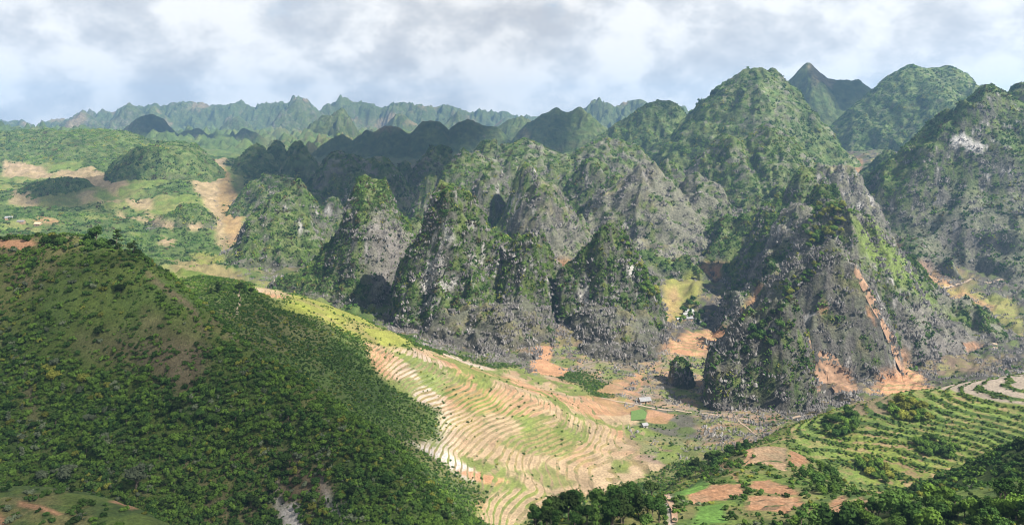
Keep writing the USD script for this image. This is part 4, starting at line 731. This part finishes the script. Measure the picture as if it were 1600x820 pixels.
def tree_model(kind, seed):
    """(trunk, crown) of a tree one metre tall."""
    r = np.random.default_rng(seed); tr = []; ls = []
    if kind == 'broad':
        tr.append(limb((0, 0, -.06), (.01, 0, .35), .040, .028)); 
        for i in range(5):
            a = i * 1.26 + r.random(); e = np.array([np.cos(a) * .22, np.sin(a) * .22, .55 + .15 * r.random()]); tr.append(limb((.01, 0, .28 + .03 * i), e, .020, .007))
            ls.append((e + [0, 0, .02], np.array([.17, .17, .13]) * (.75 + .55 * r.random())))
        for i in range(4): ls.append((np.array([r.normal() * .09, r.normal() * .09, .66 + .07 * i]), np.array([.20, .20, .14]) * (.7 + .4 * r.random())))
        n, sz = 420, .085
    elif kind == 'pine':
        tr.append(limb((0, 0, -.06), (.015, 0, .5), .026, .020)); tr.append(limb((.015, 0, .5), (0, .01, .95), .020, .006))
        for i in range(9):
            h = .42 + .06 * i; a = i * 2.4; w = .26 * (1 - .065 * i) * (.7 + .5 * r.random()); e = np.array([np.cos(a) * w, np.sin(a) * w, h + .03])
            tr.append(limb((0, 0, h - .03), e, .009, .004)); ls.append((e, np.array([.10, .10, .045]) * (.8 + .5 * r.random()))); ls.append((e * [.5, .5, 1], np.array([.08, .08, .04])))
        ls.append((np.array([0, 0, .95]), np.array([.07, .07, .05]))); n, sz = 380, .06
    elif kind == 'slender':
        tr.append(limb((0, 0, -.06), (0, .01, .45), .022, .016)); tr.append(limb((0, .01, .45), (.01, 0, .9), .016, .005))
        for i in range(8):
            a = i * 2.2; w = .07 * r.random() + .04; ls.append((np.array([np.cos(a) * w, np.sin(a) * w, .32 + .08 * i]), np.array([.13, .13, .09]) * (.7 + .5 * r.random()) * (1.15 - .05 * i)))
            tr.append(limb((0, 0, .28 + .07 * i), ls[-1][0], .007, .003))
        n, sz = 330, .075
    else:       # bush: low, many stemmed
        for i in range(5):
            a = i * 1.26 + r.random(); w = .3 * r.random() + .15; e = np.array([np.cos(a) * w, np.sin(a) * w, .40 + .25 * r.random()]); tr.append(limb((0, 0, -.05), e, .022, .008)); ls.append((e, np.array([.30, .30, .27]) * (.75 + .5 * r.random())))
        ls.append((np.array([0, 0, .62]), np.array([.34, .34, .28]))); n, sz = 420, .12
    core = [lump(c, np.array(q) * .72, r, 1, .3) for c, q in ls]
    return join(tr), join(core + [cards(ls, n, sz, r)])
FIRST, GROWN = {}, {}
def tree(kind, leaf, variant, pos, height, label, group, rz):
    name = dict(broad='broadleaf_tree', pine='pine_tree', slender='slender_tree', bush='bush')[kind]
    key = (kind, leaf, variant); path = numbered(name)
    x = UsdGeom.Xform.Define(stage, path); x.AddTranslateOp().Set(Gf.Vec3d(*map(float, pos))); x.AddRotateZOp().Set(float(rz)); x.AddScaleOp().Set(Gf.Vec3f(*[float(height)] * 3))
    if key in FIRST: x.GetPrim().GetReferences().AddInternalReference(FIRST[key]); x.GetPrim().SetInstanceable(True)
    else:
        if (kind, variant) not in GROWN: GROWN[kind, variant] = tree_model(kind, 800 + 10 * variant + len(kind))
        t, c = GROWN[kind, variant]; cls = f'/World/tree_models/{name}_{leaf}_{variant}'
        stage.CreateClassPrim('/World/tree_models') if not stage.GetPrimAtPath('/World/tree_models') else None
        stage.CreateClassPrim(cls)
        usdkit.mesh(stage, cls + ('/trunk' if kind != 'bush' else '/stem'), t, M_bark); usdkit.mesh(stage, cls + ('/crown' if kind != 'bush' else '/foliage'), c, LEAF[leaf])
        FIRST[key] = cls; x.GetPrim().GetReferences().AddInternalReference(cls); x.GetPrim().SetInstanceable(True)
    tag(x, label, 'bush' if kind == 'bush' else 'tree', group)
    return path
def one(kind, leaf, surf, u, v, px, label, variant=0, rz=0):
    p = spot(u, v, surf); tree(kind, leaf, variant, p - [0, 0, .1], px * p[1] / F, label, None, rz)
COLOUR = dict(dark='dark green', deep='deep green', mid='green', fresh='bright green', yellow='yellow green', pale='pale green')
KIND = dict(broad='broadleaf tree', pine='pine', slender='narrow tree', bush='bush')
def grove(kinds, leaves, surf, n, region, px, place, group, seed):
    """Trees of one group scattered through a patch of ground; the patch is outlined by what one sees."""
    r = np.random.default_rng(seed); reg = Polygon(region); b = reg.bounds; done = 0; placed = []
    while done < n:
        u, v = b[0] + (b[2] - b[0]) * r.random(), b[1] + (b[3] - b[1]) * r.random()
        if not reg.contains(shapely.Point(u, v)): continue
        done += 1; p = spot(u, v, surf)
        if p[2] < CZ - 400: continue
        if min([np.hypot(*(p[:2] - q)) for q in placed] or [99]) < px[0] * .35 * p[1] / F: continue
        placed.append(p[:2]); k = r.random() ** 1.5; h = (px[0] + (px[1] - px[0]) * k) * p[1] / F
        kind, leaf = kinds[r.integers(len(kinds))], leaves[r.integers(len(leaves))]
        row = int(np.clip((v - b[1]) / (b[3] - b[1]) * 3, 0, 2)); colm = int(np.clip((u - b[0]) / (b[2] - b[0]) * 3, 0, 2))
        pos = [['in the upper left of', 'high in the middle of', 'in the upper right of'], ['at the left of', 'in the middle of', 'at the right of'], ['in the lower left of', 'low in the middle of', 'in the lower right of']][row][colm]
        tree(kind, leaf, int(r.integers(2)), p - [0, 0, .15], h, f"{'small' if k < .2 else 'middling' if k < .55 else 'tall'} {COLOUR[leaf]} {KIND[kind]} {pos} {place}", group, r.random() * 360)
def trees():
    L_, T_, R_, B_ = 'foreground_hill', 'terraced_valley', 'terraced_hill', 'near_bank'
    one('pine', 'dark', L_, 182, 368, 30, 'tallest pine standing out on the crest of the left foreground hill', 0)
    one('pine', 'dark', L_, 209, 370, 22, 'shorter pine just right of the tallest one on the left hill crest', 1, 80)
    one('broad', 'deep', L_, 150, 369, 27, 'rounded dark broadleaf tree left of the two pines on the left hill crest', 0)
    grove(['broad', 'bush'], ['deep', 'mid', 'dark'], L_, 26, [(0,372),(60,376),(135,374),(235,386),(225,394),(120,384),(55,388),(0,380)], (8, 17), 'the left hill crest fringe', 'trees fringing the left hill crest', 31)
    one('slender', 'dark', T_, 341, 458, 20, 'slim dark tree, left one of those standing by the path on the wooded ridge', 0)
    one('slender', 'dark', T_, 330, 460, 11, 'smallest dark tree at the left end of the wooded ridge top', 1)
    one('broad', 'dark', T_, 374, 460, 19, 'round dark tree beside the bend of the path on the wooded ridge', 0)
    one('slender', 'deep', T_, 383, 460, 18, 'slim tree touching the round dark tree by the path on the ridge', 1)
    one('broad', 'dark', T_, 392, 461, 12, 'small tree right of the path bend, next to the tan field', 1)
    one('broad', 'pale', L_, 213, 768, 44, 'largest pale green tree near the foot of the left foreground hill', 0)
    one('bush', 'pale', L_, 101, 748, 24, 'whitish green bushy tree above the grassy knoll, at far left', 0)
    one('bush', 'pale', L_, 65, 752, 19, 'smaller whitish bush left of the whitish bushy tree above the knoll', 1)
    one('slender', 'mid', L_, 157, 722, 48, 'thin tree with a bare pale trunk low on the left foreground hill', 0)
    one('slender', 'fresh', L_, 135, 706, 34, 'bright green narrow tree left of the thin bare trunked tree', 1)
    one('broad', 'fresh', L_, 222, 606, 22, 'bright green tree standing alone below the purple bare patch', 1)
    one('bush', 'dark', L_, 153, 522, 14, 'lone dark bush in the grass in the middle of the left hill', 0)
    one('bush', 'dark', L_, 187, 458, 16, 'round dark bush high on the face of the left hill', 1)
    grove(['broad', 'broad', 'slender', 'bush'], ['deep', 'mid', 'fresh', 'dark'], L_, 120, [(190,640),(300,620),(420,640),(560,680),(640,760),(620,812),(430,812),(300,780),(230,775)], (10, 20), 'the woods on the left hill', 'trees in the woods of the left hill', 32)
    grove(['broad', 'bush', 'slender'], ['deep', 'mid', 'pale', 'yellow'], L_, 45, [(5,560),(130,575),(190,650),(180,740),(10,735)], (11, 20), 'the far left hillside scrub', 'trees at the left edge of the hill', 33)
    grove(['broad', 'broad', 'slender'], ['dark', 'deep', 'mid'], B_, 62, [(815,830),(850,795),(900,780),(960,770),(1010,768),(1035,780),(1035,830)], (26, 48), 'the bottom centre tree clump', 'trees at the bottom centre', 34)
    grove(['broad', 'bush'], ['deep', 'mid', 'dark'], R_, 55, [(1040,738),(1085,712),(1130,702),(1165,705),(1180,730),(1100,748)], (13, 22), 'the wood under the terraced hill', 'trees below the left end of the terraced hill', 35)
    grove(['broad', 'bush', 'slender'], ['deep', 'mid', 'fresh'], B_, 24, [(1255,742),(1300,720),(1310,775),(1262,768)], (11, 20), 'the trees beside the brown fields', 'trees among the near brown fields', 36)
    grove(['bush', 'broad'], ['deep', 'mid', 'fresh'], B_, 70, [(1255,815),(1300,822),(1360,800),(1400,790),(1480,788),(1610,768),(1610,835),(1190,835)], (22, 42), 'the bottom right thicket', 'bushes along the bottom right edge', 37)
    grove(['bush'], ['fresh', 'yellow'], R_, 30, [(1385,628),(1420,622),(1455,645),(1450,662),(1400,655)], (10, 17), 'the thicket below the pale fields', 'bright bushes below the top fields', 38)
    grove(['bush'], ['fresh', 'yellow'], R_, 22, [(1335,716),(1352,714),(1400,748),(1385,756),(1350,740)], (10, 17), 'the row down the terraced hill', 'bright bushes down the terraced hill', 39)
    grove(['bush'], ['mid', 'fresh'], R_, 30, [(1430,690),(1470,685),(1500,705),(1480,720),(1440,712)], (9, 16), 'the hollow right of the terraces', 'bushes in the hollow of the terraced hill', 40)
    grove(['bush'], ['mid', 'fresh', 'deep'], R_, 30, [(1290,650),(1330,640),(1345,665),(1310,690),(1285,670)], (8, 14), 'the bushes atop the terraced hill', 'bushes on the upper left of the terraced hill', 41)
    pk = lambda seed: HILLS[seed]
    grove(['broad', 'bush'], ['fresh', 'yellow', 'yellow', 'mid'], pk(247), 75, [(1275,326),(1308,316),(1332,334),(1320,360),(1290,395),(1262,390),(1256,362)], (9, 14), 'the trees topping the sunlit ridge', 'trees on top of the sunlit ridge', 42)
    grove(['broad', 'bush'], ['fresh', 'yellow', 'mid'], pk(248), 50, [(1218,450),(1266,420),(1290,392),(1285,415),(1255,450),(1225,480)], (8, 13), 'the pinnacled pyramid left ridge', 'trees on the left ridge of the pinnacled pyramid', 43)
    grove(['broad', 'bush'], ['mid', 'fresh', 'yellow'], pk(240), 55, [(965,362),(985,385),(1005,420),(1028,445),(1030,475),(1005,465),(985,420)], (8, 13), 'the narrow crag right flank', 'trees on the right flank of the dark crag', 44)
    grove(['broad', 'bush'], ['deep', 'dark', 'mid'], pk(249), 45, [(1200,490),(1225,484),(1230,520),(1205,545),(1160,560),(1130,575),(1150,535)], (8, 14), 'the trees on the cliffed outcrop', 'trees on the cliffed outcrop', 45)
    grove(['broad', 'slender'], ['fresh', 'mid', 'deep'], 'valley_floor', 20, [(1062,484),(1090,470),(1118,500),(1120,520),(1060,512)], (9, 16), 'the grove by the valley houses', 'trees among the valley houses', 46)
HILLS = {}
for nm in PEAKS: HILLS[PEAKS[nm][5]] = nm
trees()

# ------------------------------------------------------------------ houses, tracks, rice
def plain(name, col, scale=2.0, vary=.25, rough=.85):
    c = np.array(col)
    return usdkit.material(stage, '/World/Looks/' + name, {'g': ('geometry', {}), 'n': ('noise_texture', dict(scale=scale, detail=5.0, roughness=.65)), 'r': ('rgb_ramp', dict(ramp=[(.3, tuple(c * (1 - vary))), (.7, tuple(np.minimum(c * (1 + vary), .9)))])), 'p': ('principled_bsdf', dict(roughness=rough))},
        [('g.position', 'n.vector'), ('n.fac', 'r.fac'), ('r.color', 'p.base_color')], surface='p.BSDF')
M_wall = {'earth': plain('earth_wall', (.30, .20, .12)), 'white': plain('white_wall', (.30, .28, .25)), 'dark': plain('timber_wall', (.10, .075, .055))}
M_roof = {'grey': plain('grey_roof', (.21, .21, .215), 1.2), 'pale': plain('pale_roof', (.27, .27, .265), 1.2), 'tan': plain('tan_roof', (.46, .38, .24), 1.2), 'dark': plain('dark_roof', (.16, .15, .145), 1.2)}
M_open = plain('dark_opening', (.03, .028, .025)); M_track = plain('track_earth', (.29, .22, .155), .8); M_gully = plain('gully_earth', (.215, .128, .075), .28, .48); M_path = plain('path_earth', (.34, .22, .14), .8)
M_rice = usdkit.material(stage, '/World/Looks/young_rice', {'g': ('geometry', {}), 'n': ('noise_texture', dict(scale=1.4, detail=6.0, roughness=.7)), 'r': ('rgb_ramp', dict(ramp=[(.3, (.050, .095, .020)), (.5, (.072, .135, .026)), (.7, (.12, .165, .05))])), 'b': ('bump', dict(strength=.8, distance=.2)), 'p': ('principled_bsdf', dict(roughness=.8))},
    [('g.position', 'n.vector'), ('n.fac', 'r.fac'), ('r.color', 'p.base_color'), ('n.fac', 'b.height'), ('b.normal', 'p.normal')], surface='p.BSDF')
def house(label, surf, u, v, ln, wd, h, wall, roof, rz, name='house', cat='house', porch=False):
    p = spot(u, v, surf); path = numbered(name)
    x = UsdGeom.Xform.Define(stage, path); x.AddTranslateOp().Set(Gf.Vec3d(float(p[0]), float(p[1]), float(p[2]) - .15)); x.AddRotateZOp().Set(float(rz))
    rise = wd * .30
    prism = trimesh.creation.extrude_polygon(Polygon([(-wd / 2, -1.2), (wd / 2, -1.2), (wd / 2, h), (0, h + rise), (-wd / 2, h)]), ln)
    prism.apply_transform(np.array([[0, 0, 1, -ln / 2], [1, 0, 0, 0], [0, 1, 0, 0], [0, 0, 0, 1.]]))
    put = lambda nm, m, mat: usdkit.mesh(stage, numbered(nm, path), m, mat)
    put('wall', prism, M_wall[wall])
    th, ov = .22, .7; a = math.atan2(rise, wd / 2); sl = (wd / 2 + ov) / math.cos(a)
    rp = Polygon([(-(wd / 2 + ov), h - ov * math.tan(a) + .03), (0, h + rise + .03), (wd / 2 + ov, h - ov * math.tan(a) + .03), (wd / 2 + ov, h - ov * math.tan(a) + .03 + th), (0, h + rise + .03 + th), (-(wd / 2 + ov), h - ov * math.tan(a) + .03 + th)])
    rm = trimesh.creation.extrude_polygon(rp, ln + 1.2); rm.apply_transform(np.array([[0, 0, 1, -ln / 2 - .6], [1, 0, 0, 0], [0, 1, 0, 0], [0, 0, 0, 1.]]))
    put('roof', rm, M_roof[roof])
    def bx(sx, sy, sz, cx, cy, cz): m = trimesh.creation.box((sx, sy, sz)); m.apply_translation((cx, cy, cz)); return m
    put('door', bx(1.1, .12, 2.0, 0, -wd / 2 - .03, 1.1), M_open)
    for sx in (-1, 1): put('window', bx(.9, .12, .9, sx * ln * .28, -wd / 2 - .03, 1.6), M_open)
    if porch:
        for sx in (-1, 0, 1): put('post', bx(.18, .18, h - .1, sx * ln * .46, -wd / 2 - .62, (h - .1) / 2 - .1), M_wall['dark'])
    tag(x, label, cat)
def over(names):
    g = [ground(n) for n in ([names] if isinstance(names, str) else names)]
    return lambda x, y: np.max([f(x, y) for f in g], axis=0)
def ribbon(name, surf, pts, width, mat, label, lift=.22, across=3, d=None):
    """A strip of bare ground laid along a line of points over the surfaces named; width in metres, one or one per point."""
    names = [surf] if isinstance(surf, str) else surf; G = over(names)
    lo, hi = d or REACH[names[0]]; sp = [hit(u, v, G, lo, hi)[:2] for u, v in pts]; wd = np.broadcast_to(np.asarray(width, float), len(pts)); w, ww = [], []
    for i in range(len(pts) - 1):
        n = max(int(np.hypot(*(sp[i + 1] - sp[i])) / 2.5), 4)
        for t in np.linspace(0, 1, n, endpoint=False): w.append(sp[i] + (sp[i + 1] - sp[i]) * t); ww.append(wd[i] + (wd[i + 1] - wd[i]) * t)
    w = gaussian_filter(np.array(w), (2.5, 0), mode='nearest'); ww = np.array(ww); t = np.gradient(w, axis=0); t /= np.linalg.norm(t, axis=1, keepdims=True) + 1e-9; nrm = np.stack([-t[:, 1], t[:, 0]], -1)
    ks = np.linspace(-1, 1, across + 1); wig = np.stack([1 + 1.1 * (nz(w[:, 0], w[:, 1], 7, 3, 77 + (k > 0)) - .5) for k in ks], 1)
    q = w[:, None] + nrm[:, None] * (ks[None, :] * ww[:, None] / 2 * wig)[..., None]; gz = G(q[..., 0].ravel(), q[..., 1].ravel()).reshape(q.shape[:2])
    if across == 3: gz = np.maximum(gz, gz.mean(1, keepdims=True))
    else: gz = np.maximum(gaussian_filter(gz, (1.6, 1.4), mode='nearest'), gz - .4)
    v = np.concatenate([q, (gz + lift)[..., None]], -1).reshape(-1, 3); n = len(w); m = across + 1
    i, j = np.meshgrid(np.arange(n - 1), np.arange(across), indexing='ij'); a = (i * m + j).ravel()
    f = np.vstack([np.stack([a, a + m, a + m + 1], -1), np.stack([a, a + m + 1, a + 1], -1)])
    tag(usdkit.mesh(stage, numbered(name), (v, f), mat, smooth=True), label, None, None, 'structure')
def plot(label, surf, pts, mat, lift=.18, step=1.0):
    poly = ground_poly(ground(surf), pts, *REACH[surf]); poly = max(getattr(poly, 'geoms', [poly]), key=lambda g: g.area); b = poly.bounds
    v2, f = trimesh.creation.triangulate_polygon(poly.segmentize(2.0), engine='earcut'); gz = ground(surf)(v2[:, 0], v2[:, 1])
    top = np.median(gz) + lift; n = len(v2); k = n
    v = np.vstack([np.column_stack([v2, gz * .5 + top * .5 + lift])]); tag(usdkit.mesh(stage, numbered('rice_field'), (v, f), mat, smooth=True), label, 'field')
def settle():
    N, B, Vf = 'terraced_valley', 'near_bank', 'valley_floor'
    house('small house with a pale grey roof and posts beside the valley track', N, 1007, 629, 8.5, 5.5, 2.8, 'earth', 'grey', 14, porch=True)
    house('little white hut with a tree at its side below the bright green rice field', N, 1007, 667, 3.6, 3.0, 2.2, 'white', 'grey', 25, 'hut', 'hut')
    for k, (u, v, ln) in enumerate([(1076, 489, 11), (1075, 494, 12), (1073, 500, 13)]):
        house(['uppermost of the three long pale roofs in the valley hamlet', 'middle one of the three long pale roofs in the valley hamlet', 'lowest and greyest of the three long roofs in the valley hamlet'][k], Vf, u, v, ln, 6, 2.8, 'earth', ['pale', 'pale', 'grey'][k], 6)
    house('pale roofed house at the right end of the valley hamlet', Vf, 1096, 508, 9, 6, 2.6, 'white', 'pale', -20)
    house('dark roofed house behind the pale one at the right of the hamlet', Vf, 1107, 504, 9, 6, 2.8, 'earth', 'dark', -35)
    house('tiny shed left of the three long roofs', Vf, 1061, 501, 5, 4, 2.2, 'earth', 'pale', 10, 'shed', 'shed')
    house('hut with a straw coloured roof beyond the tan ridge top field', Vf, 434, 443, 9, 6, 2.6, 'earth', 'tan', 5, 'hut', 'hut')
    for k, (u, v) in enumerate([(14, 343), (33, 349), (60, 352)]):
        house(['leftmost house of the far left hamlet', 'middle house of the far left hamlet', 'rightmost house of the far left hamlet'][k], Vf, u, v, 11, 7, 3.0, 'earth', ['grey', 'dark', 'tan'][k], 20 - 15 * k)
    ribbon('track', N, [(935,620),(975,628),(1015,637),(1060,640),(1092,645)], 2.4, M_track, 'pale dirt track passing the small house in the valley')
    ribbon('track', N, [(1092,645),(1120,649),(1160,655),(1192,657)], 2.4, M_track, 'pale dirt track running right along the foot of the cliffed outcrop')
    ribbon('track', Vf, [(1190,657),(1215,656),(1240,653),(1262,649)], 2.4, M_track, 'right end of the pale dirt track where it passes behind the terraced hill')
    ribbon('footpath', N, [(1142,640),(1152,655),(1168,668),(1188,682)], 1.3, M_track, 'thin footpath climbing down from the dirt track at right')
    ribbon('footpath', N, [(336,458),(356,457),(373,458),(376,470),(372,482),(369,496)], 1.6, M_track, 'pale footpath bending over the top of the wooded ridge')
    ribbon('road', Vf, [(1598,441),(1540,441),(1500,443),(1470,452),(1463,462),(1475,478)], 4.0, M_track, 'narrow road crossing the orange valley at right')
    ribbon('road', Vf, [(1548,524),(1552,533),(1556,546)], 4.0, M_track, 'short pale stretch of road at the lower right of the orange valley')
    ribbon('footpath', B, [(1037,768),(1042,780),(1052,792),(1056,805),(1053,825)], 1.5, M_path, 'reddish footpath winding down beside the clump of trees at the bottom')
    E2, E3, E4 = HILLS[247], HILLS[248], HILLS[249]
    ribbon('earth_gully', [Vf, E2, E3], [(1331,411),(1347,438),(1366,478),(1386,518),(1402,552),(1409,572)], np.array([6, 10, 14, 18, 26, 34]) * .66, M_gully, 'long orange strip of bare earth running down right of the pinnacled pyramid', lift=.55, across=14, d=(560, 1100))
    ribbon('earth_gully', [Vf, E3, E4], [(1262,541),(1284,556),(1304,578),(1322,602),(1332,618)], np.array([10, 20, 28, 30, 22]) * .56, M_gully, 'shorter stepped strip of bare earth between the cliffed outcrop and the pinnacled pyramid', lift=.55, across=10, d=(560, 1000))
    plot('bright green rice field between the small house and the white hut', N, [(986,643),(1003,640),(1011,647),(1008,657),(986,657)], M_rice, lift=.5)
    plot('bright green seedbed on the near bank beside the footpath', B, [(1045,763),(1070,758),(1108,761),(1085,770),(1055,775)], M_rice, lift=.35)
settle()
